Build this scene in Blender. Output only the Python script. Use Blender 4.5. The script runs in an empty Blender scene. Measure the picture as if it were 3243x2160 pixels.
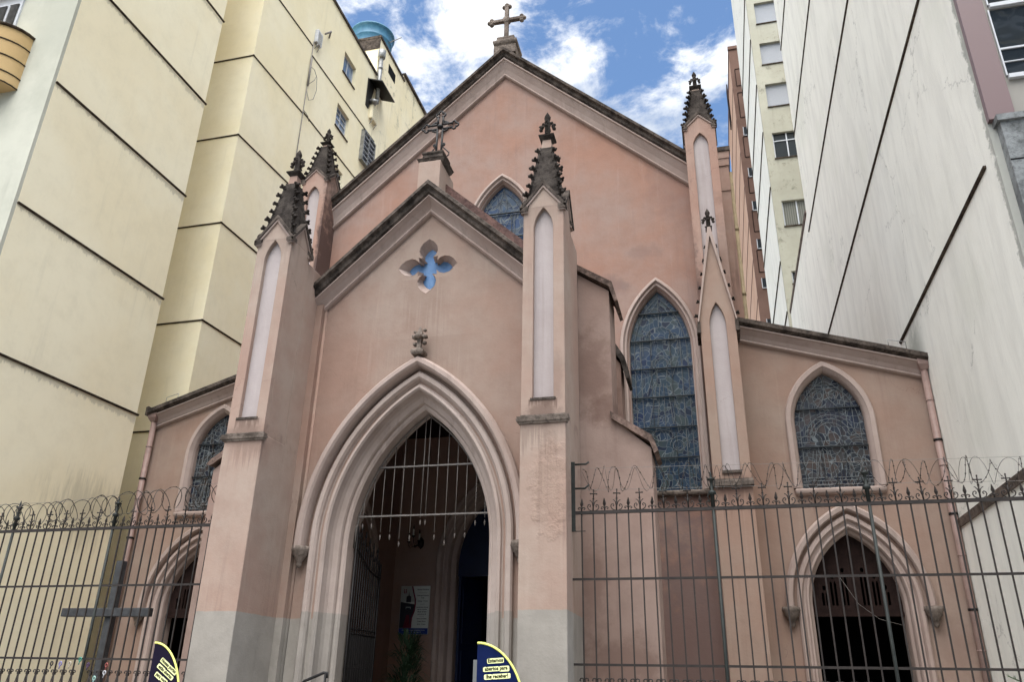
import bpy, bmesh, math, random
from mathutils import Vector, Matrix
from mathutils.geometry import tessellate_polygon
random.seed(7)
PI = math.pi
S = bpy.context.scene
COL = S.collection
# ------------------------------------------------------------------ node helpers
class N:
    """tiny node graph writer"""
    def __init__(s, name):
        s.m = bpy.data.materials.new(name); s.m.use_nodes = True
        s.t = s.m.node_tree; s.n = s.t.nodes; s.l = s.t.links
        s.b = s.n['Principled BSDF']
        s.geo = s.n.new('ShaderNodeNewGeometry'); s.pos = s.geo.outputs['Position']
        s.xyz = None
    def put(s, sock, v):
        if isinstance(v, bpy.types.NodeSocket): s.l.new(v, sock)
        elif isinstance(v, (tuple, list)):
            sock.default_value = tuple(v) + ((1,) if len(v) == 3 and sock.type == 'RGBA' else ())
        else: sock.default_value = v
    def math(s, op, a, b=0.0, c=None, clamp=False):
        n = s.n.new('ShaderNodeMath'); n.operation = op; n.use_clamp = clamp
        s.put(n.inputs[0], a); s.put(n.inputs[1], b)
        if c is not None: s.put(n.inputs[2], c)
        return n.outputs[0]
    def map(s, scale=(1, 1, 1), loc=(0, 0, 0), rot=(0, 0, 0), v=None):
        n = s.n.new('ShaderNodeMapping'); s.put(n.inputs['Vector'], v or s.pos)
        n.inputs['Scale'].default_value = scale; n.inputs['Location'].default_value = loc; n.inputs['Rotation'].default_value = rot
        return n.outputs[0]
    def noise(s, scale=1, detail=5, rough=.55, v=None, dist=0, col=False):
        n = s.n.new('ShaderNodeTexNoise'); s.put(n.inputs['Vector'], v or s.pos)
        n.inputs['Scale'].default_value = scale; n.inputs['Detail'].default_value = detail
        n.inputs['Roughness'].default_value = rough; n.inputs['Distortion'].default_value = dist
        return n.outputs['Color' if col else 'Fac']
    def ramp(s, f, a, b, lo=0., hi=1.):
        n = s.n.new('ShaderNodeMapRange'); n.interpolation_type = 'SMOOTHSTEP'; n.clamp = True
        s.put(n.inputs[0], f); n.inputs[1].default_value = a; n.inputs[2].default_value = b
        n.inputs[3].default_value = lo; n.inputs[4].default_value = hi
        return n.outputs[0]
    def mix(s, f, a, b, mode='MIX'):
        n = s.n.new('ShaderNodeMix'); n.data_type = 'RGBA'; n.blend_type = mode
        s.put(n.inputs[0], f); s.put(n.inputs[6], a); s.put(n.inputs[7], b)
        return n.outputs[2]
    def sep(s, i):
        if s.xyz is None:
            n = s.n.new('ShaderNodeSeparateXYZ'); s.l.new(s.pos, n.inputs[0]); s.xyz = n
        return s.xyz.outputs[i]
    def out(s, col, rough=.85, bump=None, bstr=.3, bdist=.01, metal=0, spec=.3):
        s.put(s.b.inputs['Base Color'], col); s.put(s.b.inputs['Roughness'], rough)
        s.put(s.b.inputs['Metallic'], metal); s.b.inputs['Specular IOR Level'].default_value = spec
        if bump is not None:
            n = s.n.new('ShaderNodeBump'); n.inputs['Strength'].default_value = bstr; n.inputs['Distance'].default_value = bdist
            s.put(n.inputs['Height'], bump); s.l.new(n.outputs[0], s.b.inputs['Normal'])
        return s.m

def lin(r, g, b):
    f = lambda c: (c / 255 / 12.92) if c <= 10 else ((c / 255 + .055) / 1.055) ** 2.4
    return (f(r), f(g), f(b))

def plaster(name, c1, c2, streak=.25, sc=(.045, .04, .038), stains_and_shade=(), band=None, drips=(), blot=.75, bumpy=.5, patch=None, seed=0):
    k_ = (.77, .80, .81); c1 = tuple(x * k for x, k in zip(c1, k_)); c2 = tuple(x * k for x, k in zip(c2, k_))
    g = N(name)
    n1 = g.noise(.55, 6, .6, g.map(loc=(seed, seed * 1.3, 0)))
    col = g.mix(g.ramp(n1, .32, .68), c1, c2)
    n0 = g.noise(2.6, 7, .68, g.map(loc=(seed, 3, 0)))
    col = g.mix(g.ramp(n0, .35, .75, 0, blot * .5), col, tuple(x * .72 for x in c1))
    # rain streaks running down the wall
    st = g.noise(1, 6, .65, g.map(scale=(7, 7, .35), loc=(seed, 0, 0)))
    st2 = g.noise(.5, 3, .5, g.map(loc=(9 + seed, 0, 0)))
    f = g.math('MULTIPLY', g.ramp(st, .5, .78), g.ramp(st2, .38, .66))
    col = g.mix(g.math('MULTIPLY', f, streak), col, sc)
    lt = g.noise(1, 5, .6, g.map(scale=(9, 9, .5), loc=(4 + seed, 0, 5)))
    col = g.mix(g.ramp(lt, .56, .8, 0, .22), col, tuple(min(1, x * 1.35 + .03) for x in c2))
    if patch:
        x0, z0, rx, rz, pc = patch
        dx = g.math('DIVIDE', g.math('SUBTRACT', g.sep(0), x0), rx); dz = g.math('DIVIDE', g.math('SUBTRACT', g.sep(2), z0), rz)
        d = g.math('SQRT', g.math('ADD', g.math('MULTIPLY', dx, dx), g.math('MULTIPLY', dz, dz)))
        d = g.math('ADD', d, g.math('MULTIPLY', g.math('SUBTRACT', g.noise(6, 5), .5), 1.6))
        pm = g.ramp(d, .45, 1.1, 1, 0)
        col = g.mix(g.math('MULTIPLY', pm, .28), col, pc)
    for (x0, z0, rx, rz, a, yr) in stains_and_shade:
        dx = g.math('DIVIDE', g.math('SUBTRACT', g.sep(0), x0), rx); dz = g.math('DIVIDE', g.math('SUBTRACT', g.sep(2), z0), rz)
        d = g.math('SQRT', g.math('ADD', g.math('MULTIPLY', dx, dx), g.math('MULTIPLY', dz, dz)))
        d = g.math('ADD', d, g.math('MULTIPLY', g.math('SUBTRACT', g.noise(3.2, 6, .7), .5), 1.9))
        m = g.ramp(d, .35, 1.05, a, 0)
        if yr:
            m = g.math('MULTIPLY', m, g.math('MULTIPLY', g.math('GREATER_THAN', g.sep(1), yr[0]), g.math('LESS_THAN', g.sep(1), yr[1])))
        col = g.mix(m, col, sc)
    if drips:
        dn = g.noise(1, 4, .7, g.map(scale=(16, 16, .25), loc=(seed, 2, 0)))
        for (xa, xb, zt, L, a, yr) in drips:
            t_ = g.math('DIVIDE', g.math('SUBTRACT', zt, g.sep(2)), L)
            m_ = g.math('MULTIPLY', g.math('GREATER_THAN', t_, 0), g.ramp(g.math('SUBTRACT', t_, g.math('MULTIPLY', g.math('SUBTRACT', dn, .42), 3.2)), 0, .45, a, 0))
            ed_ = min(.35, (xb - xa) * .3); m_ = g.math('MULTIPLY', m_, g.math('MULTIPLY', g.ramp(g.sep(0), xa, xa + ed_), g.ramp(g.sep(0), xb - ed_, xb, 1, 0))) if xb - xa > .5 else g.math('MULTIPLY', m_, g.math('MULTIPLY', g.math('GREATER_THAN', g.sep(0), xa), g.math('LESS_THAN', g.sep(0), xb)))
            if yr: m_ = g.math('MULTIPLY', m_, g.math('MULTIPLY', g.math('GREATER_THAN', g.sep(1), yr[0]), g.math('LESS_THAN', g.sep(1), yr[1])))
            col = g.mix(m_, col, sc)
    cv_ = g.n.new('ShaderNodeTexVoronoi'); cv_.feature = 'DISTANCE_TO_EDGE'; cv_.inputs['Scale'].default_value = .55
    cm_ = g.n.new('ShaderNodeVectorMath'); cm_.operation = 'MULTIPLY_ADD'; g.l.new(g.noise(2.5, 5, .7, col=True), cm_.inputs[0]); cm_.inputs[1].default_value = (.6, .6, .6); g.l.new(g.pos, cm_.inputs[2]); g.l.new(cm_.outputs[0], cv_.inputs['Vector'])
    crk = g.math('MULTIPLY', g.math('LESS_THAN', cv_.outputs[0], .0028), g.ramp(g.noise(.7, 2, .5, g.map(loc=(seed + 20, 1, 4))), .58, .62))
    col = g.mix(g.math('MULTIPLY', crk, .45), col, sc)
    if band:
        z0, bc = band
        zz = g.math('ADD', g.sep(2), g.math('MULTIPLY', g.noise(9, 4, .7), .03))
        bcol = g.mix(g.ramp(n0, .3, .7), bc, tuple(x * .82 for x in bc))
        bcol = g.mix(g.math('MULTIPLY', f, .25), bcol, (.2, .19, .17))
        col = g.mix(g.math('LESS_THAN', zz, z0), col, bcol)
    fine = g.noise(38, 4, .6); mid = g.noise(5, 4, .6)
    h = g.math('ADD', g.math('MULTIPLY', fine, .35), mid)
    if patch: h = g.math('ADD', h, g.math('MULTIPLY', g.math('MULTIPLY', pm, g.noise(11, 6, .75)), 3.2))
    return g.out(col, .9, h, bumpy, .012, spec=.2)

def grime(name, c1=(.035, .032, .028), c2=(.16, .145, .125), lich=(.42, .41, .38), lf=.66, seed=0):
    g = N(name)
    n = g.noise(3.5, 9, .72, g.map(loc=(seed, 0, seed)))
    col = g.mix(g.ramp(n, .36, .64), c1, c2)
    n2 = g.noise(17, 6, .7)
    col = g.mix(g.ramp(n2, .45, .7, 0, .6), col, tuple(x * .45 for x in c1))
    n3 = g.noise(8, 8, .75, g.map(loc=(5, seed, 2)))
    col = g.mix(g.ramp(n3, lf, lf + .07, 0, .75), col, lich)
    return g.out(col, .95, g.math('ADD', n2, n), .6, .02, spec=.1)

def plain(name, c, rough=.6, metal=0, var=.25, sc=8, spec=.4, bump=.15):
    g = N(name)
    n = g.noise(sc, 6, .65)
    col = g.mix(g.ramp(n, .3, .72), c, tuple(x * (1 - var) for x in c))
    return g.out(col, rough, g.noise(sc * 5, 3), bump, .004, metal, spec)

def emis(g, col, st):
    g.put(g.b.inputs['Emission Color'], col); g.b.inputs['Emission Strength'].default_value = st

M = {}
GREYBAND = (.31, .282, .248)
M['porch'] = plaster('porch_plaster', (.375, .23, .175), (.395, .29, .235), .5, (.20, .13, .10), drips=[(-5.0, -3.9, 8.0, 1.3, .3, (11, 12)), (-5.3, -3.4, 6.9, .9, .2, (11, 12))], band=(2.53, GREYBAND),
    stains_and_shade=[(-6.45, 8.0, .5, .9, .5, (11, 12)), (-2.3, 8.6, .8, .5, .3, (11, 12)), (-1.75, 6.1, .5, 1.0, .5, (11.2, 12.3)), (-1.3, 1.9, .6, .5, .5, (11.2, 12.3)), (-1.65, 2.9, .25, .8, .35, (11.2, 12.3))])
M['pier'] = plaster('pier_plaster', (.43, .275, .215), (.46, .35, .285), .65, (.15, .10, .08), band=(2.53, GREYBAND), drips=[(-7, -1.8, 4.9, .55, .38, (9, 10.05)), (-2.35, -1.95, 5.25, .2, .8, None), (-6.85, -6.45, 5.25, .2, .7, None), (-7, -1.8, 8.35, .8, .25, (9, 10.05))],
    stains_and_shade=[(-2.15, 5.05, .35, .22, .75, None), (-6.65, 5.05, .35, .2, .6, None), (-1.95, 5.6, .12, .5, .35, (9, 10.3))],
    patch=(-2.05, 4.05, .3, .7, (.30, .20, .15)), seed=2)
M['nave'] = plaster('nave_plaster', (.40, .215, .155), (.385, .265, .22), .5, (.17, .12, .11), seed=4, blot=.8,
    stains_and_shade=[(-1.9, 9.9, .55, .3, .5, None), (-.35, 12.2, .7, 1.2, .25, None), (-1.1, 10.7, .5, .25, .35, None), (-.5, 2.4, 1.4, 3.4, .75, None)])  # last blob paints the shade on the wall below the big window
M['shaft'] = plaster('nave_shaft_plaster', (.43, .25, .19), (.46, .31, .25), .7, (.07, .045, .04), seed=5, blot=.9,
    stains_and_shade=[(-8.8, 11.3, .16, 2.6, .9, None), (.0, 7.5, .2, 3.6, .8, None), (.62, 9, .3, 3, .3, None)])
M['aisle'] = plaster('aisle_plaster', (.385, .24, .18), (.395, .285, .225), .4, (.18, .11, .09), seed=6, drips=[(1.45, 3.15, 5.08, .45, .4, (15, 16.2)), (.7, 4.1, 8.3, .0001, 0, None), (0, .7, 5.0, .8, .6, (14, 15))], stains_and_shade=[(3.7, 2.4, .5, .6, .35, None), (-9.3, 3.2, .4, 1.8, .5, None), (.345, 5.05, .4, .16, .8, (14, 15)), (.345, 5.3, .22, .15, .7, (14, 15))])
M['butt'] = plaster('buttress_plaster', (.35, .225, .18), (.41, .285, .235), .5, (.15, .09, .07), stains_and_shade=[(-1.75, 6.1, .5, 1.0, .55, None), (-1.35, 1.9, .7, .55, .6, None), (-1.7, 2.9, .25, .9, .45, None), (-1.45, 5.5, .3, .3, .6, None)], seed=3, blot=.9)
M['niche'] = plaster('niche_plaster', (.47, .385, .365), (.54, .455, .435), .7, (.25, .2, .19), seed=7, blot=.4)
M['trim'] = plaster('trim_plaster', (.43, .31, .262), (.52, .395, .342), .7, (.18, .14, .12), seed=8, blot=.6)
M['trim_band'] = plaster('arch_plaster', (.45, .34, .29), (.56, .44, .385), .6, (.18, .14, .12), band=(2.62, (.33, .295, .262)), seed=9, blot=.7)
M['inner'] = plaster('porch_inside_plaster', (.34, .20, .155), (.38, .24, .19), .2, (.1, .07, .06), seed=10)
M['grime'] = grime('weathered_coping', (.032, .026, .022), (.125, .10, .084))
M['grime2'] = grime('blackened_stone', (.020, .016, .014), (.070, .058, .050), (.22, .20, .18), .66, 3)
M['pinkcap'] = grime('grimy_pink_cap', (.07, .05, .042), (.24, .165, .135), (.3, .25, .22), .68, 12)
M['roof'] = grime('dark_red_roof', (.08, .05, .045), (.17, .10, .085), (.28, .22, .2), .66, 6)
M['stone'] = grime('lichen_stone', (.10, .08, .066), (.24, .195, .165), (.40, .38, .33), .66, 4)
M['iron'] = plain('dark_iron', (.012, .010, .010), .55, .3, .4, 20)
M['fence'] = plain('rusty_dark_iron', (.030, .023, .020), .6, .2, .5, 14)
M['green_iron'] = plain('green_black_iron', (.020, .024, .021), .6, .2, .4, 14)
M['white_iron'] = plain('pale_painted_iron', (.17, .15, .135), .5, .1, .35, 14)
M['pipe'] = plain('pink_painted_pipe', (.30, .20, .17), .55, 0, .25, 6)
M['yellow_pipe'] = plain('yellow_pipe', (.33, .25, .14), .6, 0, .3, 6)
M['wood_dark'] = plain('charcoal_timber', (.05, .052, .056), .7, 0, .5, 9)
M['door_wood'] = plain('dark_brown_wood', (.022, .012, .010), .8, 0, .4, 9, .1)
M['blue_wood'] = plain('navy_painted_wood', (.006, .012, .045), .4, 0, .3, 6)
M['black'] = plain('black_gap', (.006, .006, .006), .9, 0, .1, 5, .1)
M['cream_room'] = plain('cream_room_wall', (.35, .27, .16), .9, 0, .15, 2)
M['lead'] = plain('pale_lead', (.16, .175, .18), .6, 0, .3, 30)
M['bar'] = plain('dark_saddle_bar', (.02, .024, .026), .5, .3, .3, 30)
M['galv'] = plain('galvanised_steel', (.30, .30, .29), .45, .6, .45, 6)
M['razor'] = plain('razor_steel', (.05, .042, .038), .55, .4, .5, 30)
M['wire'] = plain('grey_cable', (.22, .2, .18), .7, 0, .3, 10)
M['whitepaint'] = plain('white_window_paint', (.55, .56, .58), .45, 0, .15, 10)
M['pale_yellow'] = plain('pale_yellow_print', (.88, .90, .45), .7, 0, .04, 30)
M['yellow_trim'] = plain('yellow_fabric_edge', (.86, .88, .22), .7, 0, .06, 30)
M['navy_cloth'] = plain('navy_fabric', (.006, .013, .062), .9, 0, .2, 9, .08)
M['purple_cloth'] = plain('purple_black_fabric', (.013, .010, .024), .9, 0, .2, 9, .08)
M['ink'] = plain('black_ink', (.004, .004, .004), .9, 0, .1, 9, .03)
M['leaf'] = plain('palm_leaf_green', (.03, .065, .03), .5, 0, .5, 7)
M['pine'] = plain('pine_green', (.06, .13, .035), .6, 0, .5, 12)
M['pot'] = plain('clay_pot', (.2, .08, .05), .8, 0, .3, 10)
M['signgrey'] = plain('grey_sign_board', (.16, .165, .165), .8, 0, .1, 10, .1)
M['paper'] = plain('white_print', (.62, .64, .60), .4, 0, .05, 10)
M['blue_print'] = plain('blue_print', (.015, .045, .24), .4, 0, .1, 10)
M['dark_print'] = plain('dark_print', (.03, .03, .045), .4, 0, .3, 30)
M['red_print'] = plain('crimson_print', (.16, .012, .035), .4, 0, .2, 10)
M['sky_print'] = plain('pale_sky_print', (.42, .44, .42), .4, 0, .1, 10)
M['candle'] = plain('candle_sleeve', (.62, .60, .55), .5, 0, .1, 10)

def stained(name, tones, scale, line=.055, seed=0):
    g = N(name)
    v = g.map(scale=(1, 1, .85), loc=(seed, 0, seed))
    w = g.noise(1.7, 2, .5, v, col=True)
    ma = g.n.new('ShaderNodeVectorMath'); ma.operation = 'MULTIPLY_ADD'
    g.l.new(w, ma.inputs[0]); ma.inputs[1].default_value = (.5, 0, .5); g.l.new(v, ma.inputs[2])
    v = ma.outputs[0]
    e = g.n.new('ShaderNodeTexVoronoi'); e.feature = 'DISTANCE_TO_EDGE'; e.inputs['Scale'].default_value = scale; g.l.new(v, e.inputs['Vector'])
    c = g.n.new('ShaderNodeTexVoronoi'); c.feature = 'F1'; c.inputs['Scale'].default_value = scale; g.l.new(v, c.inputs['Vector'])
    e.inputs['Randomness'].default_value = c.inputs['Randomness'].default_value = .92
    sx = g.n.new('ShaderNodeSeparateColor'); g.l.new(c.outputs['Color'], sx.inputs[0])
    col = g.mix(g.math('GREATER_THAN', sx.outputs[0], .45), tones[0], tones[1])
    col = g.mix(g.math('GREATER_THAN', sx.outputs[1], .72), col, tones[2])
    col = g.mix(g.math('GREATER_THAN', sx.outputs[2], .78), col, tones[3])
    col = g.mix(g.ramp(g.noise(1.3, 3), .45, .7, 0, .55), col, tones[4])
    ln = g.math('LESS_THAN', e.outputs[0], line)
    col = g.mix(ln, col, (.14, .158, .165))
    rough = g.math('ADD', g.math('MULTIPLY', ln, .4), .34)
    return g.out(col, rough, g.math('ADD', g.noise(5, 3), g.math('MULTIPLY', sx.outputs[0], .6)), .35, .01, spec=.18)
M['glass_big'] = stained('stained_glass_blue', [(.012, .030, .055), (.022, .042, .06), (.006, .012, .028), (.035, .05, .052), (.012, .032, .10)], 9.0, .028, 0)
M['glass_mid'] = stained('stained_glass_upper', [(.022, .048, .10), (.034, .06, .10), (.012, .026, .06), (.05, .065, .085), (.02, .042, .11)], 7.5, .028, 3)
M['glass_aisle'] = stained('stained_glass_smoky', [(.028, .032, .038), (.045, .042, .042), (.012, .014, .022), (.06, .045, .04), (.02, .03, .06)], 9.5, .030, 6)
g = N('frosted_blue_glass')
M['glass_quatre'] = g.out(g.mix(g.ramp(g.noise(6, 6, .7), .35, .7), (.07, .165, .34), (.13, .24, .42)), .45, g.noise(20, 3), .2)

# cream apartment plaster with a dirty fringe under every drip ledge
def cream(name, c1, c2, ledges, slope=0, strk=.25, dirt=(.10, .085, .06), mold=.0):
    g = N(name)
    n = g.noise(.3, 6, .62)
    col = g.mix(g.ramp(n, .35, .65), c1, c2)
    n2 = g.noise(2.2, 8, .72)
    col = g.mix(g.ramp(n2, .4, .75, 0, .22), col, tuple(x * .7 for x in c1))
    st = g.noise(1, 6, .65, g.map(scale=(5, 5, .25)))
    st3 = g.noise(.4, 3, .5, g.map(loc=(3, 3, 3)))
    col = g.mix(g.math('MULTIPLY', g.math('MULTIPLY', g.ramp(st, .5, .8), g.ramp(st3, .4, .65)), strk), col, dirt)
    jit = g.math('MULTIPLY', g.noise(6, 7, .75, g.map(scale=(1, 1, .3))), .5)
    for z in ledges:
        d = g.math('SUBTRACT', z - .17, g.sep(2))
        dd = g.math('SUBTRACT', d, g.math('SUBTRACT', jit, .17))
        m = g.math('MULTIPLY', g.ramp(dd, -.02, .06, .32, 0), g.math('GREATER_THAN', d, 0))
        col = g.mix(m, col, dirt)
    if name == 'cream_plaster':
        dy_ = g.math('DIVIDE', g.math('SUBTRACT', g.sep(1), 14.3), 1.3); dz_ = g.math('DIVIDE', g.math('SUBTRACT', g.sep(2), 5.0), .9)
        dd_ = g.math('ADD', g.math('SQRT', g.math('ADD', g.math('MULTIPLY', dy_, dy_), g.math('MULTIPLY', dz_, dz_))), g.math('MULTIPLY', g.math('SUBTRACT', g.noise(1, 6, .7, g.map(scale=(6, 6, .8))), .5), 2.6))
        col = g.mix(g.ramp(dd_, .2, 1.1, .38, 0), col, (.22, .19, .12))
    if mold:
        m1 = g.noise(1.4, 9, .78, g.map(loc=(7, 1, 2)))
        col = g.mix(g.ramp(m1, .55, .66, 0, mold), col, (.09, .085, .055))
    h = g.math('ADD', g.math('MULTIPLY', g.noise(1.3, 3), 1.2), g.math('MULTIPLY', g.noise(45, 3), .15))
    return g.out(col, .88, h, .25, .02, spec=.2)
LZ = [7.5, 10.57, 13.65, 16.75, 19.85, 22.95]
M['cream'] = cream('cream_plaster', (.82, .725, .51), (.85, .775, .575), LZ, strk=.12)
M['cream2'] = cream('yellow_cream_plaster', (.79, .70, .48), (.83, .76, .57), [], strk=.15)
M['cream3'] = cream('weathered_cream_plaster', (.80, .70, .47), (.85, .77, .57), [], strk=.7, mold=.5)
M['offwhite'] = cream('offwhite_facade_plaster', (.40, .395, .325), (.50, .49, .41), [], strk=.3)
M['ochre'] = cream('ochre_balcony_plaster', (.46, .31, .14), (.52, .36, .18), [], strk=.3)
M['well'] = cream('lightwell_plaster', (.36, .34, .265), (.42, .40, .32), [], strk=.5, mold=.55)
M['ledge'] = grime('dark_drip_ledge', (.03, .02, .015), (.09, .07, .05), (.5, .45, .35), .72, 8)

def whitewall():
    g = N('streaked_white_plaster')
    a = g.noise(1, 7, .68, g.map(scale=(2.2, 2.2, .42), rot=(.16, 0, 0)))
    col = g.mix(g.ramp(a, .40, .66), (.85, .835, .755), (.76, .745, .675))
    b = g.noise(1, 8, .72, g.map(scale=(5, 5, .8), rot=(-.2, 0, 0), loc=(0, 8, 0)))
    col = g.mix(g.ramp(b, .54, .78, 0, .38), col, (.47, .465, .43))
    c = g.noise(.35, 5, .6); col = g.mix(g.ramp(c, .5, .72, 0, .45), col, (.70, .70, .60))
    v = g.n.new('ShaderNodeTexVoronoi'); v.feature = 'DISTANCE_TO_EDGE'; v.inputs['Scale'].default_value = .42
    ma = g.n.new('ShaderNodeVectorMath'); ma.operation = 'MULTIPLY_ADD'
    g.l.new(g.noise(3, 6, .7, col=True), ma.inputs[0]); ma.inputs[1].default_value = (.7, .7, .7); g.l.new(g.pos, ma.inputs[2])
    g.l.new(ma.outputs[0], v.inputs['Vector'])
    cr = g.math('MULTIPLY', g.math('LESS_THAN', v.outputs[0], .0045), g.ramp(g.noise(.6, 2, .5, g.map(loc=(3, 3, 1))), .54, .58))
    col = g.mix(g.math('MULTIPLY', cr, .45), col, (.25, .24, .22))
    jit = g.math('MULTIPLY', g.noise(5, 8, .78), .6)
    ed = g.math('SUBTRACT', g.sep(1), g.math('ADD', 10.12, jit))     # dirty front corner of the wall
    em = g.math('MULTIPLY', g.ramp(ed, 0, .10, .85, 0), g.math('LESS_THAN', g.sep(2), 13.5))
    col = g.mix(em, col, (.30, .30, .27))
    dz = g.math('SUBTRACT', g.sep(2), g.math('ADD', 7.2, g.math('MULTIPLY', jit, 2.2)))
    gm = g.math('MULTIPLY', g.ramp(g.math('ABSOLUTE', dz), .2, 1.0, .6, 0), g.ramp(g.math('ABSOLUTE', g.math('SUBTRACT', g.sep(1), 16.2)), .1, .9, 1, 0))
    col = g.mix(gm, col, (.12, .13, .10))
    h = g.math('ADD', g.math('ADD', a, b), g.math('MULTIPLY', cr, -1.5))
    return g.out(col, .85, h, .5, .03, spec=.25)
M['white'] = whitewall()
def tiles(name, c1, c2, sx, sz, mortar, msize=.012):
    g = N(name)
    br = g.n.new('ShaderNodeTexBrick'); br.inputs['Scale'].default_value = 1
    v = g.n.new('ShaderNodeCombineXYZ'); g.l.new(g.math('ADD', g.sep(0), g.sep(1)), v.inputs[0]); g.l.new(g.sep(2), v.inputs[1])
    g.l.new(v.outputs[0], br.inputs['Vector'])
    for k, x in (('Brick Width', sx), ('Row Height', sz), ('Mortar Size', msize * sz), ('Bias', 0.0), ('Mortar Smooth', .1)): br.inputs[k].default_value = x
    br.inputs['Color1'].default_value = (*c1, 1); br.inputs['Color2'].default_value = (*c2, 1); br.inputs['Mortar'].default_value = (*mortar, 1)
    col = g.mix(g.ramp(g.noise(1.2, 5), .4, .7, 0, .25), br.outputs['Color'], tuple(x * .6 for x in c1))
    return g.out(col, .5, br.outputs['Fac'], -.4, .006, spec=.4)
M['pinktile'] = tiles('mauve_tile', (.27, .17, .165), (.31, .20, .19), .12, .05, (.17, .11, .11), 6)
M['greytile'] = tiles('beige_tile', (.40, .37, .31), (.45, .42, .36), .10, .05, (.26, .24, .21), 6)
M['greystone'] = grime('grey_stone_cladding', (.14, .145, .145), (.25, .26, .26), (.34, .35, .35), .66, 9)
M['brown'] = cream('brown_plaster', (.15, .088, .066), (.21, .125, .095), [], strk=.75, dirt=(.07, .045, .035))
M['orange'] = cream('orange_plaster', (.52, .32, .22), (.58, .38, .27), [], strk=.3, dirt=(.3, .16, .1))
g = N('dark_window_glass'); g.b.inputs['Coat Weight'].default_value = 0
M['wglass'] = g.out((.02, .025, .03), .04, g.noise(1.6, 2), .12, .05, spec=.8)
g = N('rolling_shutter')
wv = g.math('SINE', g.math('MULTIPLY', g.sep(2), 110.))
M['shutter'] = g.out(g.mix(g.ramp(wv, -.6, .2), (.20, .205, .215), (.36, .37, .39)), .5, wv, .5, .01)
g = N('curtained_glass')
wv = g.math('SINE', g.math('MULTIPLY', g.sep(0), 60.))
M['curtain'] = g.out(g.mix(g.ramp(wv, -1, 1), (.12, .12, .10), (.20, .195, .165)), .25)
g = N('pale_window_glass')
M['skyglass'] = g.out(g.mix(g.ramp(g.noise(1.5, 2), .4, .6), (.10, .14, .20), (.20, .26, .36)), .12, spec=.7)
g = N('blue_tank_plastic')
z = g.sep(2)
M['tank'] = g.out(g.mix(g.ramp(g.noise(2.5, 6, .7), .35, .7), (.035, .13, .22), (.07, .20, .30)), .45, g.noise(9, 3), .15)

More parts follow.
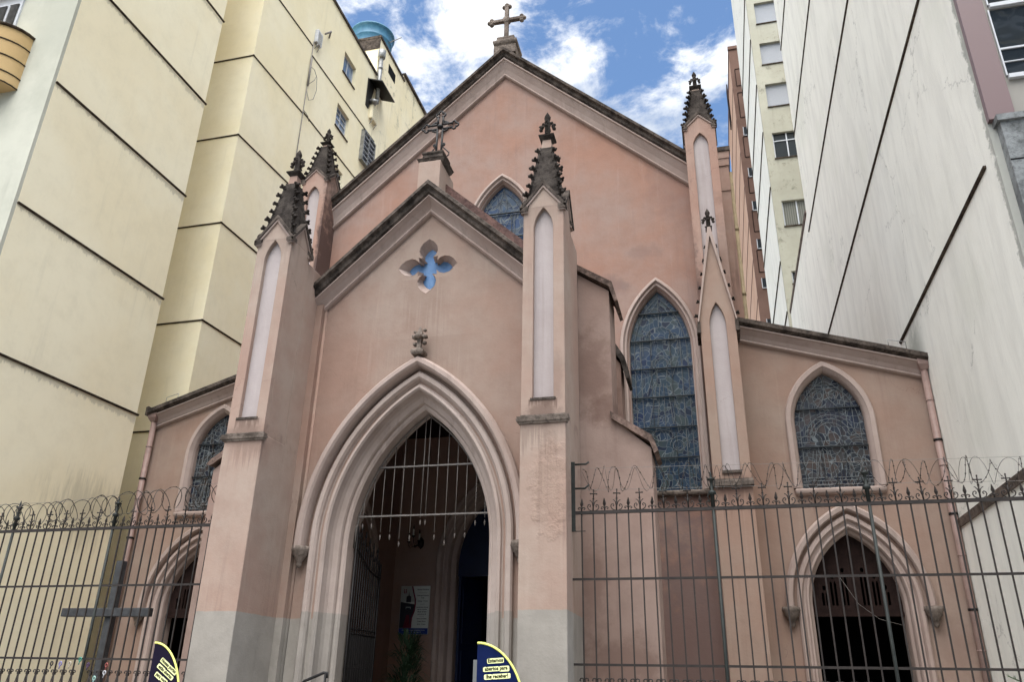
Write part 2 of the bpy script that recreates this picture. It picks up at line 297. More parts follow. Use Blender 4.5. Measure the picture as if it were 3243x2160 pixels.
# ------------------------------------------------------------------ geometry helpers
class MB:
    def __init__(s, f=None): s.v = []; s.f = []; s.fn = f; s.sm = []
    def add(s, vs, fs, smooth=False):
        o = len(s.v)
        s.v += [tuple(s.fn(p)) if s.fn else tuple(p) for p in vs]
        s.f += [tuple(i + o for i in q) for q in fs]; s.sm += [smooth] * len(fs)
        return s
    def box(s, x0, x1, y0, y1, z0, z1):
        return s.add([(x, y, z) for x in (x0, x1) for y in (y0, y1) for z in (z0, z1)],
                     [(0, 1, 3, 2), (4, 6, 7, 5), (0, 4, 5, 1), (2, 3, 7, 6), (0, 2, 6, 4), (1, 5, 7, 3)])
    def hexa(s, p):  # 8 points: bottom quad, top quad
        return s.add(p, [(0, 3, 2, 1), (4, 5, 6, 7), (0, 1, 5, 4), (1, 2, 6, 5), (2, 3, 7, 6), (3, 0, 4, 7)])
    def plate(s, loops, y0, y1, ax='y'):
        """loops of (x,z): outer + holes, thickened from y0 to y1"""
        P = (lambda a, b, t: (a, t, b)) if ax == 'y' else ((lambda a, b, t: (t, a, b)) if ax == 'x' else (lambda a, b, t: (a, b, t)))
        tri = tessellate_polygon([[Vector((a, b, 0)) for a, b in L] for L in loops])
        flat = [p for L in loops for p in L]; n = len(flat)
        vs = [P(a, b, y0) for a, b in flat] + [P(a, b, y1) for a, b in flat]
        fs = [tuple(t) for t in tri] + [tuple(i + n for i in reversed(t)) for t in tri]
        o = 0
        for L in loops:
            k = len(L)
            for i in range(k):
                j = (i + 1) % k; fs.append((o + i, o + j, o + j + n, o + i + n))
            o += k
        return s.add(vs, fs)
    def strip(s, rows, smooth=True, close=False):
        """rows: equal-length polylines joined into a skin"""
        n = len(rows[0]); vs = [p for r in rows for p in r]; fs = []
        R = len(rows)
        for i in range(R if close else R - 1):
            a, b = i * n, ((i + 1) % R) * n
            for j in range(n - 1): fs.append((a + j, a + j + 1, b + j + 1, b + j))
        return s.add(vs, fs, smooth)
    def tube(s, pts, r, n=6, closed=False, smooth=True, r1=None, cap=True):
        pts = [Vector(p) for p in pts]; rows = []; m = len(pts)
        up = None
        for i, p in enumerate(pts):
            if closed: t = pts[(i + 1) % m] - pts[i - 1]
            else: t = pts[min(i + 1, m - 1)] - pts[max(i - 1, 0)]
            if t.length < 1e-9: t = Vector((0, 0, 1))
            t.normalize()
            if up is None: up = Vector((0, 0, 1)) if abs(t.z) < .9 else Vector((1, 0, 0))
            a = (up - t * up.dot(t))
            if a.length < 1e-5: a = Vector((1, 0, 0)) - t * t.x
            a.normalize(); b = t.cross(a); up = a
            rr = r if r1 is None else r + (r1 - r) * i / (m - 1)
            rows.append([p + a * (rr * math.cos(2 * PI * k / n)) + b * (rr * math.sin(2 * PI * k / n)) for k in range(n)])
        vs = [q for R in rows for q in R]; fs = []
        for i in range(m if closed else m - 1):
            j = (i + 1) % m
            for k in range(n): l = (k + 1) % n; fs.append((i * n + k, i * n + l, j * n + l, j * n + k))
        if not closed and cap: fs += [tuple(reversed(range(n))), tuple((m - 1) * n + k for k in range(n))]
        return s.add(vs, fs, smooth and n > 4)
    def lathe(s, prof, c, n=12, smooth=True, rot=0):
        """prof: (r, z) pairs"""
        vs = [(c[0] + r * math.cos(2 * PI * k / n + rot), c[1] + r * math.sin(2 * PI * k / n + rot), c[2] + z) for r, z in prof for k in range(n)]
        m = len(prof); fs = []
        for i in range(m - 1):
            for k in range(n): l = (k + 1) % n; fs.append((i * n + k, i * n + l, (i + 1) * n + l, (i + 1) * n + k))
        fs += [tuple(reversed(range(n))), tuple((m - 1) * n + k for k in range(n))]
        return s.add(vs, fs, smooth)
    def blob(s, c, r, sx=1, sy=1, sz=1, j=.0):
        bm = bmesh.new(); bmesh.ops.create_icosphere(bm, subdivisions=1, radius=r)
        vs = []
        for v in bm.verts:
            k = 1 + random.uniform(-j, j); vs.append((c[0] + v.co.x * sx * k, c[1] + v.co.y * sy * k, c[2] + v.co.z * sz * k))
        fs = [tuple(v.index for v in f.verts) for f in bm.faces]; bm.free()
        return s.add(vs, fs, True)
    def mesh(s, name, mat, off=(0, 0, 0)):
        me = bpy.data.meshes.new(name); o = Vector(off)
        me.from_pydata([Vector(v) - o for v in s.v], [], s.f)
        bm = bmesh.new(); bm.from_mesh(me); bmesh.ops.recalc_face_normals(bm, faces=bm.faces); bm.to_mesh(me); bm.free()
        me.polygons.foreach_set('use_smooth', s.sm) if len(s.sm) == len(me.polygons) else None
        me.materials.append(mat); me.update()
        return me
    def build(s, name, mat, parent=None, label=None, base=None, bevel=0):
        off = Vector(base) if base is not None else worldoff(parent)
        o = bpy.data.objects.new(name, s.mesh(name, mat, off)); COL.objects.link(o)
        if parent: o.parent = parent; o['wo'] = 0
        if parent is None and base is not None: o.location = base
        if label: o['label'] = label
        if bevel:
            b = o.modifiers.new('bevel', 'BEVEL'); b.width = bevel; b.segments = 2; b.limit_method = 'ANGLE'
        if 'wo' in o: del o['wo']
        return o
def worldoff(o):
    v = Vector((0, 0, 0))
    while o: v += o.location; o = o.parent
    return v
def tag(o, label, cat, group=None, kind=None):
    if label: o['label'] = label
    if cat: o['category'] = cat
    if group: o['group'] = group
    if kind: o['kind'] = kind
    return o
def thing(name, loc, label, cat, group=None):
    o = bpy.data.objects.new(name, None); o.empty_display_size = .3; o.location = loc; COL.objects.link(o)
    return tag(o, label, cat, group)
def inst(me, name, parent, loc, rot=(0, 0, 0), sc=1):
    o = bpy.data.objects.new(name, me); COL.objects.link(o); o.parent = parent
    o.location = Vector(loc) - worldoff(parent); o.rotation_euler = rot
    if sc != 1: o.scale = (sc,) * 3
    return o

def arch_pts(cx, hw, zs, za, zb, e=0, n=14):
    """outline of a pointed arch, offset e outward, from left foot over apex to right foot"""
    h = za - zs; r0 = (hw * hw + h * h) / (2 * hw); R = r0 + e
    ph = math.acos((r0 - hw) / R); L = [(cx - hw - e, zb)]
    for i in range(n + 1):
        t = ph * i / n; L.append((cx - hw + r0 - R * math.cos(t), zs + R * math.sin(t)))
    Rr = [(2 * cx - x, z) for x, z in L]
    return L + Rr[::-1][1:]
def arch_mold(mb, cx, hw, zs, za, zb, prof, n=14, P=None):
    P = P or (lambda a, b, t: (a, t, b))
    mb.strip([[P(x, z, y) for x, z in arch_pts(cx, hw, zs, za, zb, e, n)] for e, y in prof], smooth=False)
    return mb
def rake(mb, pts, prof):
    mb.strip([[(x, y, z - d) for x, z in pts] for d, y in prof], smooth=False)
    return mb

# ================================================================== THE CHURCH
CX = -4.41
church = thing('church', (CX, 13, 0), 'pink plastered neo-gothic church with pointed arches, blackened spires and two gables crowned by crosses', 'church')

# ---- porch
ZA, SL = 9.81, .94
def pz(x, d=0): return ZA - abs(x - CX) * SL - d
hole = arch_pts(CX, 1.135, 3.6, 5.74, 0, .22, 18)
qx, qz = CX - .02, 8.24
qu = [(.53, 0), (.47, .09), (.39, .15), (.30, .17), (.22, .145), (.165, .09), (.175, .175)]
def quatre(s=1):
    L = []
    base = qu + [(y, x) for x, y in qu[:-1][::-1]][:-1]      # first quadrant from +x tip to just before +z tip
    for k in range(4):
        c, t = math.cos(k * PI / 2), math.sin(k * PI / 2)
        for x, y in base: L.append((qx + s * (x * c - y * t), qz + s * (x * t + y * c)))
    return L
PX0, PX1 = -6.5, -2.32
m = MB()
m.plate([[(PX0, 0)] + hole[:1] + hole[1:-1] + hole[-1:] + [(PX1, 0), (PX1, pz(PX1, .1)), (CX, ZA - .1), (PX0, pz(PX0, .1))], quatre()], 11.2, 11.62)
m.build('porch_wall', M['porch'], church)
q = MB(); q.strip([[(x, yy, z + dz) for x, z in quatre(sc) + quatre(sc)[:1]] for sc, yy, dz in ((1.0, 11.197, 0), (.74, 11.37, .02))], smooth=False); q.build('quatrefoil_reveal', M['trim'], church)
q = MB(); q.plate([[(x, z + .02) for x, z in quatre(.75)]], 11.37, 11.39); q.build('quatrefoil_pane', M['glass_quatre'], church, 'blue frosted glass in the four-petalled opening')
# raking cornice
rk = [(-6.36, pz(-6.36)), (CX, ZA), (-2.44, pz(-2.44))]
m = MB(); rake(m, rk, [(0, 11.62), (0, 10.90), (.02, 10.87), (.10, 10.86), (.12, 10.90), (.14, 10.93), (.22, 10.94), (.25, 10.98), (.25, 11.05), (.25, 11.62), (0, 11.62)])
m.build('gable_coping', M['grime'], church, 'blackened coping on the porch gable')
m = MB(); rake(m, rk, [(.25, 11.0), (.27, 10.97), (.29, 10.97), (.31, 11.0), (.36, 11.06), (.43, 11.12), (.47, 11.14), (.48, 11.12), (.52, 11.11), (.55, 11.14), (.56, 11.2)])
m.build('gable_moulding', M['trim'], church)
# roof of the porch, a little higher than the coping, dark red
m = MB()
for sgn in (-1, 1):
    x1 = CX + sgn * 2.3
    m.hexa([(CX, 11.3, ZA - .12), (x1, 11.3, ZA - .12 - 2.3 * SL), (x1, 15.7, ZA - .12 - 2.3 * SL), (CX, 15.7, ZA - .12),
            (CX, 11.3, ZA + .32), (x1, 11.3, ZA + .32 - 2.3 * SL), (x1, 15.7, ZA + .32 - 2.3 * SL), (CX, 15.7, ZA + .32)])
m.build('porch_roof', M['roof'], church)
# side walls with stepped buttresses (only the outside ones show)
for sgn in (-1, 1):
    a, b = CX + sgn * 2.08, CX + sgn * 2.44
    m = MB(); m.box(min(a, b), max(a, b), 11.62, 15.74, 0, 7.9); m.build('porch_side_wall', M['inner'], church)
def bx(sg, x0, x1): return (x0, x1) if sg > 0 else (2 * CX - x1, 2 * CX - x0)
for sg in (1, -1):
    m = MB(); mr = (lambda L: L) if sg > 0 else (lambda L: [(2 * CX - x, z) for x, z in L])
    m.plate([mr([(-1.99, 0), (-.82, 0), (-.82, 4.86), (-1.36, 5.34), (-1.36, 7.48), (-1.98, 7.92)])], 11.3, 11.95)
    bt = m.build('buttress', M['butt'], church, bevel=.012)
    c = MB()
    c.plate([mr([(-1.93, 8.02), (-1.30, 7.60), (-1.22, 7.27), (-1.27, 7.25), (-1.35, 7.52), (-1.94, 7.92)])], 11.22, 12.0)
    c.build('sloped_cap', M['pinkcap'], bt); c = MB()
    c.plate([mr([(-1.40, 5.44), (-.80, 5.03), (-.72, 4.80 if sg > 0 else 4.94), (-.78, 4.76 if sg > 0 else 4.92), (-.84, 4.94), (-1.38, 5.32)])], 11.22, 12.0)
    c.build('sloped_cap', M['pinkcap'], bt)
    m = MB()
    m.plate([mr([(-1.99, 0), (-1.12, 0), (-1.12, 5.0), (-1.40, 5.4), (-1.40, 6.9), (-2.0, 7.7)])], 13.0, 13.5)
    bt = m.build('buttress', M['butt'], church)
    c = MB(); c.plate([mr([(-1.95, 8.1), (-1.32, 7.0), (-1.26, 6.6), (-1.31, 6.58), (-1.4, 6.95), (-1.97, 7.8)])], 12.92, 13.56)
    c.build('sloped_cap', M['grime2'], bt)
# portal mouldings
hood = [(.515, 11.2), (.515, 11.06), (.53, 11.0), (.56, 10.97), (.62, 10.97), (.66, 11.02), (.66, 11.21)]
orders = [(.46, 11.2), (.455, 11.13), (.43, 11.10), (.37, 11.10), (.345, 11.14), (.34, 11.19), (.31, 11.21), (.28, 11.19), (.265, 11.15), (.225, 11.14), (.20, 11.17), (.195, 11.22),
          (.18, 11.29), (.15, 11.34), (.10, 11.38), (.085, 11.39), (.07, 11.42), (.065, 11.46), (.03, 11.47), (.0, 11.50), (0, 11.85), (.2, 11.85), (.24, 11.62)]
m = MB(); arch_mold(m, CX, 1.135, 3.6, 5.74, 0, orders, 26); portal = m.build('portal', M['trim_band'], church)
m = MB(); arch_mold(m, CX, 1.135, 3.6, 5.74, 3.5, hood, 26); m.build('hood_mould', M['trim'], portal)
def corbel(par, x, y, z, s=1):
    m = MB(); s *= 1.22; m.lathe([(.115 * s, 0), (.12 * s, -.05 * s), (.10 * s, -.075 * s), (.095 * s, -.11 * s), (.07 * s, -.13 * s), (.06 * s, -.165 * s), (.035 * s, -.185 * s), (.04 * s, -.22 * s), (.02 * s, -.25 * s), (.004, -.26 * s)], (x, y, z), 8)
    return m.build('corbel', M['stone'], par)
for sg in (-1, 1): corbel(portal, CX + sg * 1.705, 11.10, 3.54)
# fleuron above the apex of the hood
m = MB(); m.lathe([(.13, 0), (.15, .03), (.15, .07), (.09, .10), (.05, .12), (.045, .22), (.06, .28), (.075, .36), (.05, .42), (.03, .47), (.004, .52)], (CX, 11.03, 6.50), 4, False, PI / 4)
for a, zz, r in ((0, .33, .055), (PI, .33, .055), (-PI / 2, .32, .06), (.3, .22, .035), (PI - .3, .21, .04), (0, .44, .03), (PI, .42, .03)):
    m.blob((CX + .085 * math.cos(a), 11.03 + .07 * math.sin(a), 6.5 + zz), r * 1.2, 1, 1, .85, .3)
m.build('fleuron', M['stone'], portal, 'weathered stone leaf carving over the apex')

# ---- blobs shared by all pinnacles
m = MB(); m.blob((0, .020, .008), .026, 1, 1.2, .9, .2); m.blob((0, .0, -.008), .022, 1.0, 1.4, 1.0, .2)
m.blob((.018, .038, .018), .017, 1, 1, 1, .2); m.blob((-.018, .038, .018), .017, 1, 1, 1, .2); m.blob((0, .046, -.002), .017, 1, 1, 1, .2)
CROCK = m.mesh('crocket', M['grime2'])
m = MB(); m.lathe([(.045, 0), (.038, .06), (.05, .12), (.045, .2), (.06, .26), (.05, .31), (.035, .33), (.05, .37), (.055, .41), (.035, .46), (.012, .50), (.003, .52)], (0, 0, 0), 8)
for k in range(4):
    a = k * PI / 2 + PI / 4 - PI / 4
    for (r, zz, s_) in ((.085, .23, .034), (.10, .17, .026), (.065, .29, .022), (.11, .245, .018), (.09, .20, .022), (.05, .06, .018)):
        m.blob((r * 1.12 * math.cos(a), r * 1.12 * math.sin(a), zz), s_ * 1.25, 1, 1, 1, .2)
FINIAL = m.mesh('finial', M['grime2'])

def pinnacle(cx, y0, w, zsh, hg, ztop, zn, zfin, sfin, mat, nedge, zcap, ncr=7, zb=0, yb=None, mname='pinnacle'):
    """shaft with a gablet on every side, crocketed spire, capped finial"""
    h = w / 2; cy = y0 + h; sd = .012
    m = MB()
    # shaft: front sheet with niche opening, core behind
    nx = w * .24
    z0, z1, z2 = zn
    nh = arch_pts(cx, nx, z1, z2, z0, 0, 8)
    front = [(cx - h, zb), (cx + h, zb), (cx + h, zsh), (cx, zsh + hg), (cx - h, zsh)]
    m.plate([front, nh], y0, y0 + .09)
    m.box(cx - h, cx + h, y0 + .09, (yb or y0 + w), zb, zsh)
    m.plate([[(cx - h, zsh), (cx + h, zsh), (cx, zsh + hg)]], y0 + .09, y0 + w)
    m.plate([[(y0, zsh), (y0 + w, zsh), (cy, zsh + hg)]], cx - h + .002, cx + h - .002, 'x')
    sh = m.build(mname, mat, church, bevel=.008)
    p = MB(); p.plate([arch_pts(cx, nx + .01, z1, z2 + .01, z0 - .01, 0, 8)], y0 + .078, y0 + .0885); p.build('niche_panel', M['niche'], sh)
    p = MB(); p.box(cx - nx - .03, cx + nx + .03, y0 - .012, y0 + .05, z0 - .035, z0); p.build('niche_sill', M['grime'], sh)
    # gablet copings
    c = MB(); o = .05; th = .07
    for ax in ('y', 'x'):
        c0 = cx if ax == 'y' else cy; lo = (y0 - o, y0 + w + o) if ax == 'y' else (cx - h - o, cx + h + o)
        hh = h + o; za = zsh + hg + .06; zs_ = zsh - hg * o / h + .06
        for l0, l1 in ((lo[0], lo[0] + .13), (lo[1] - .13, lo[1])):
            c.plate([[(c0 - hh, zs_ - th), (c0, za - th), (c0 + hh, zs_ - th), (c0 + hh, zs_), (c0, za), (c0 - hh, zs_)]], l0 + (.002 if ax == 'x' else 0), l1 - .003, ax)
    c.build('gablet_coping', M['grime'], sh)
    c = MB()
    for ax in ('y', 'x'):
        c0 = cx if ax == 'y' else cy; lo = (y0 - o * .6, y0 + w + o * .5) if ax == 'y' else (cx - h - o * .5, cx + h + o * .6)
        hh = h + o * .6; za = zsh + hg - .01; zs_ = zsh - hg * o * .6 / h - .01
        for l0, l1 in ((lo[0], lo[0] + .1), (lo[1] - .1, lo[1])):
            c.plate([[(c0 - hh, zs_ - .05), (c0, za - .05), (c0 + hh, zs_ - .05), (c0 + hh, zs_), (c0, za), (c0 - hh, zs_)]], l0 + (.002 if ax == 'x' else 0), l1 - .004, ax)
    c.build('gablet_moulding', M['trim'], sh)
    # spire
    zs0 = zsh; hb = h - .025; ht = h * .30
    sp = MB()
    sp.hexa([(cx - hb, cy - hb, zs0), (cx + hb, cy - hb, zs0), (cx + hb, cy + hb, zs0), (cx - hb, cy + hb, zs0),
             (cx - ht, cy - ht, ztop), (cx + ht, cy - ht, ztop), (cx + ht, cy + ht, ztop), (cx - ht, cy + ht, ztop)])
    for sx, sy in ((-1, -1), (1, -1), (1, 1), (-1, 1)):   # edge rolls
        sp.tube([(cx + sx * hb, cy + sy * hb, zs0), (cx + sx * ht, cy + sy * ht, ztop)], .018, 5)
    spo = sp.build('spire', M['grime2'], sh)
    nk = MB(); nk.lathe([(ht * 1.25, ztop - .005), (ht * 1.0, zcap)], (cx, cy, 0), 4, False, PI / 4); nk.build('neck', M['pier'], sh)
    cp = MB(); cp.lathe([(ht * 1.1, zcap - .03), (ht * 1.9, zcap + .03), (ht * 1.95, zcap + .05), (ht * 1.0, zcap + .075)], (cx, cy, 0), 4, False, PI / 4); cp.build('cap', M['grime2'], sh)
    inst(FINIAL, 'finial', sh, (cx, cy, zcap + .06), sc=sfin)
    for e, (sx, sy) in enumerate(((1, -1), (-1, -1), (1, 1), (-1, 1))[:nedge]):
        for k in range(ncr):
            t = (k + .45) / ncr; r = hb + (ht - hb) * t; zz = zs0 + (ztop - zs0) * t
            ang = math.atan2(sy, sx) - PI / 2
            inst(CROCK, 'crocket', sh, (cx + sx * r, cy + sy * r, zz), (random.uniform(-.2, .2), random.uniform(-.2, .2), ang), 1.6 * (w / .62) * random.uniform(.85, 1.12))
    return sh
# front piers: wide base up to the cornice and to the porch wall
for sg in (-1, 1):
    cx = -6.66 if sg < 0 else -2.15
    sh = pinnacle(cx, 10.0, .615, 8.34, .40, 9.60, (5.27, 7.95, 8.33), 0, 1.0, M['pier'], 3, 9.80, zb=4.99, yb=10.62)
    m = MB(); m.box(cx - .311, cx + .311, 9.994, 10.63, 0, 5.0); m.box(cx - .302, cx + .302, 10.63, 11.2, 0, 8.2)
    m.build('pier', M['pier'], sh, bevel=.01)
    m = MB()
    for a, b, z0, z1 in ((.03, .02, 4.90, 4.93), (.055, .045, 4.93, 4.965), (.045, .035, 4.965, 5.0), (.0, .0, 5.0, 5.03)):
        m.hexa([(cx - .311 - b, 9.994 - b, z0), (cx + .311 + b, 9.994 - b, z0), (cx + .311 + b, 10.05, z0), (cx - .311 - b, 10.05, z0),
                (cx - .311 - a, 9.994 - a, z1), (cx + .311 + a, 9.994 - a, z1), (cx + .311 + a, 10.05, z1), (cx - .311 - a, 10.05, z1)])
    m.build('cornice', M['stone'], sh)
# pilaster strips in the angle between pier and porch wall
m = MB(); m.box(-6.36, -6.24, 11.06, 11.2, 0, 7.62); m.tube([(-6.23, 11.19, 0), (-6.23, 11.19, 7.6)], .03, 8)
m.box(-2.58, -2.455, 11.06, 11.2, 0, 7.62)
m.build('pilaster', M['porch'], church)

# ---- cross pedestal and iron cross on the porch gable
m = MB(); m.box(-4.64, -4.23, 10.96, 11.7, 9.66, 10.25)
ped = m.build('pedestal', M['pier'], church, 'pink plastered block under the iron cross', bevel=.01)
m = MB(); m.lathe([(.29, 0), (.33, .04), (.36, .10), (.38, .12), (.33, .14), (.27, .18), (.26, .24), (.29, .27), (.29, .30), (.2, .33)], (CX - .02, 11.25, 10.23), 4, False, PI / 4)
m.build('cap', M['grime'], ped)
def iron_cross(P0, par):
    m = MB(); x0, y, z0 = P0; r = .013
    def sc(pts, rr=.022): m.tube([(x0 + a, y, z0 + b) for a, b in pts], rr, 6)
    r = .023; g_ = .05; zc = .72
    for s_ in (-1, 1):
        sc([(s_ * g_, 0), (s_ * g_, zc - g_)]); sc([(s_ * g_, zc + g_), (s_ * g_, zc + .22)])
        for v in (-1, 1): sc([(s_ * g_, zc + v * g_), (s_ * .24, zc + v * g_)])
    def ring(cx_, cz, rad, a0=0, a1=2 * PI, rr=.019): sc([(cx_ + rad * math.cos(a0 + (a1 - a0) * k / 12), cz + rad * math.sin(a0 + (a1 - a0) * k / 12)) for k in range(13)], rr)
    for (dx, dz) in ((0, 1), (1, 0), (-1, 0)):        # trefoil ends
        ex, ez = dx * .24, zc + dz * .24
        a = math.atan2(dz, dx)
        for d in (0, PI / 2, -PI / 2):
            ring(ex + .052 * math.cos(a + d) + dx * .03, ez + .052 * math.sin(a + d) + dz * .03, .037, a + d - 2.2, a + d + 2.2, .019)
    for sx in (-1, 1):
        for sz in (-1, 1):
            ring(sx * .085, zc + sz * .085, .028); ring(sx * .13, zc + sz * .075, .016)
        sc([(sx * .05, .02), (sx * .13, .0), (sx * .2, .05), (sx * .2, .1), (sx * .14, .17), (sx * .08, .24), (sx * .07, .29)], .012)
        ring(sx * .085, .30, .022); ring(sx * .09, .03, .02)
    m.lathe([(.0, -.04), (.05, -.03), (.06, 0), (.05, .03), (.0, .04)], (x0, y, z0 + zc), 8)
    return m.build('iron_cross', M['iron'], par)
iron_cross((-4.41, 11.3, 10.55), ped)

# ---- nave front
NZ, NS = 17.15, .921
def nz(x, d=0): return NZ - abs(x - CX) * NS - d
wR = dict(cx=-.855, hw=.64, zs=8.3, za=9.72, zb=5.26)
wL = dict(cx=2 * CX + .855, hw=.64, zs=8.3, za=9.72, zb=5.26)
wM = dict(cx=CX, hw=.66, zs=11.72, za=13.04, zb=9.4)
X0, X1 = -8.86, .04
dh = arch_pts(CX, .8, 3.9, 5.35, 0, .1, 12)
m = MB()
m.plate([[(X0, 0)] + dh + [(X1, 0), (X1, nz(X1, .1)), (CX, NZ - .1), (X0, nz(X0, .1))]] + [arch_pts(w['cx'], w['hw'], w['zs'], w['za'], w['zb'], .03) for w in (wL, wM, wR)], 15.75, 16.15)
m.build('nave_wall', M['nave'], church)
nk = [(X0, nz(X0)), (CX, NZ), (X1, nz(X1))]
m = MB(); rake(m, nk, [(0, 16.15), (0, 15.44), (.03, 15.40), (.12, 15.40), (.14, 15.45), (.16, 15.48), (.24, 15.49), (.27, 15.53), (.29, 15.56), (.29, 16.15), (0, 16.15)])
m.build('gable_coping', M['grime'], church, 'blackened coping on the tall rear gable')
m = MB(); rake(m, nk, [(.29, 15.60), (.30, 15.51), (.34, 15.51), (.36, 15.55), (.55, 15.65), (.70, 15.70), (.72, 15.66), (.76, 15.65), (.79, 15.68), (.80, 15.75)])
m.build('gable_moulding', M['trim'], church)
m = MB()
for sgn in (-1, 1):
    x1 = CX + sgn * 4.6
    m.hexa([(CX, 16.0, NZ - .5), (x1, 16.0, nz(x1, .5)), (x1, 34, nz(x1, .5)), (CX, 34, NZ - .5), (CX, 16.0, NZ - .1), (x1, 16.0, nz(x1, .1)), (x1, 34, nz(x1, .1)), (CX, 34, NZ - .1)])
m.build('nave_roof', M['roof'], church)
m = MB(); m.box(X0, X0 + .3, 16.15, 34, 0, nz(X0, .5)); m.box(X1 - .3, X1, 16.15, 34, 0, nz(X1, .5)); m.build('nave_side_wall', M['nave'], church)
# pedestal + stone cross
m = MB(); m.lathe([(.42, -.02), (.42, .25), (.36, .27), (.44, .33), (.46, .37), (.46, .42), (.38, .46), (.34, .52), (.34, .60), (.30, .64)], (CX + .02, 15.78, 17.0), 4, False, PI / 4)
ped = m.build('pedestal', M['stone'], church, 'moulded stone base under the stone cross')
m = MB(); cz = 18.32; cyy = 15.7
m.box(CX - .055, CX + .055, cyy - .06, cyy + .06, 17.6, 18.78); m.box(CX - .40, CX + .40, cyy - .055, cyy + .055, cz - .05, cz + .05)
m.lathe([(.11, -.07), (.11, .07)], (0, 0, 0), 16)
v0 = len(m.v) - 32
for i in range(v0, len(m.v)): x, y, z_ = m.v[i]; m.v[i] = (CX + x, cyy + z_, cz + y)
for (dx, dz, L) in ((0, 1, .49), (1, 0, .42), (-1, 0, .42)):
    for a, b in ((0, 0), (1, 0), (0, 1), (0, -1)):
        px_ = CX + dx * (L + .065 * a) + dz * b * .075 + (0 if dx == 0 else 0); pz_ = cz + dz * (L - .0 + .065 * a) + dx * b * .075
        m.blob((px_, cyy, pz_), .075, 1, 1.0, 1, .04)
m.build('stone_cross', M['stone'], ped, bevel=.015)

# ---- windows
def ribbon(mb, pts, r=.0062, y=15.865): mb.tube([(a, y, b) for a, b in pts], r, 4)
def circ(cx, cz, r, n=20, a0=0, a1=2 * PI, sx=1, sz=1): return [(cx + sx * r * math.cos(a0 + (a1 - a0) * k / n), cz + sz * r * math.sin(a0 + (a1 - a0) * k / n)) for k in range(n + 1)]
def window(w, mat, bars, prof, sill=True, lead=None, name='stained_glass_window', mat2='trim'):
    m = MB(); arch_mold(m, w['cx'], w['hw'], w['zs'], w['za'], w['zb'], prof, 18)
    fr = m.build(name, M[mat2], church)
    p = MB(); p.plate([arch_pts(w['cx'], w['hw'], w['zs'], w['za'], w['zb'], .02, 18)], 15.90, 15.92); p.build('glass_panel', M[mat], fr)
    b = MB(); h = w['za'] - w['zs']; r0 = (w['hw'] ** 2 + h * h) / (2 * w['hw'])
    for z_ in bars:
        k = w['hw'] if z_ < w['zs'] else w['hw'] - (r0 - math.sqrt(max(0, r0 * r0 - (z_ - w['zs']) ** 2)))
        b.box(w['cx'] - k - .01, w['cx'] + k + .01, 15.83, 15.875, z_ - .010, z_ + .010)
    for k in (-.33, .33):
        b.box(w['cx'] + k * w['hw'] - .005, w['cx'] + k * w['hw'] + .005, 15.86, 15.88, w['zb'], w['zs'] + .35 * h)
    b.build('glazing_bar', M['bar'], fr)
    L = MB(); e = -.07
    ribbon(L, arch_pts(w['cx'], w['hw'] - .09, w['zs'], w['za'] - .16, w['zb'] + .07, 0, 14))
    if lead: lead(L, w)
    L.build('leading', M['lead'], fr)
    if sill:
        s_ = MB(); sx0, sx1, zz = w['cx'] - w['hw'] - .16, w['cx'] + w['hw'] + .16, w['zb']
        s_.hexa([(sx0, 15.62, zz - .12), (sx1, 15.62, zz - .12), (sx1, 15.80, zz - .14), (sx0, 15.80, zz - .14), (sx0, 15.60, zz - .03), (sx1, 15.60, zz - .03), (sx1, 15.90, zz + .03), (sx0, 15.90, zz + .03)])
        s_.build('sill', M['trim'] if w['zs'] < 7 else M['stone'], fr, bevel=.03)
    return fr
wprof = [(.20, 15.75), (.20, 15.68), (.18, 15.65), (.13, 15.64), (.11, 15.67), (.10, 15.70), (.06, 15.70), (.045, 15.73), (.04, 15.77), (.01, 15.80), (0, 15.90)]
aprof = [(.18, 15.75), (.18, 15.69), (.16, 15.66), (.08, 15.66), (.06, 15.69), (.05, 15.70), (.02, 15.74), (0, 15.80), (0, 15.92)]
def lead_big(L, w):
    c = w['cx']
    for s_ in (-1, 1): ribbon(L, [(c + s_ * .42, 5.3), (c + s_ * .42, 8.6)], .008)
    for zz, r in ((8.55, .3), (8.45, .17), (8.0, .13), (7.98, .2)): ribbon(L, circ(c, zz, r, 16, 0, PI if r > .16 else 2 * PI))
    ribbon(L, [(c - .32, 7.3), (c - .2, 7.75), (c - .1, 7.85), (c + .1, 7.85), (c + .22, 7.7), (c + .34, 8.05)]); ribbon(L, [(c - .1, 7.85), (c - .1, 7.6), (c + .1, 7.6), (c + .1, 7.85)])
    for k in range(5): ribbon(L, [(c - .12 + k * .07, 7.55), (c - .3 + k * .16, 6.65)])
    for q_ in (-.28, .28): ribbon(L, circ(c + q_, 8.6, .09, 12)); ribbon(L, [(c + q_ - .09, 8.2), (c + q_ - .09, 8.6)]); ribbon(L, [(c + q_ + .09, 8.2), (c + q_ + .09, 8.6)])
    ribbon(L, circ(c - .05, 6.42, .2, 16, 0, 2 * PI, 1, .6)); ribbon(L, circ(c + .25, 6.2, .11, 14)); ribbon(L, circ(c + .27, 6.2, .19, 14, -.3, PI))
    ribbon(L, circ(c - .1, 9.15, .17, 8, .4, PI + .6)); ribbon(L, [(c, 9.7), (c, 8.9)]); ribbon(L, [(c, 9.45), (c - .2, 9.2)]); ribbon(L, [(c, 9.45), (c + .2, 9.2)])
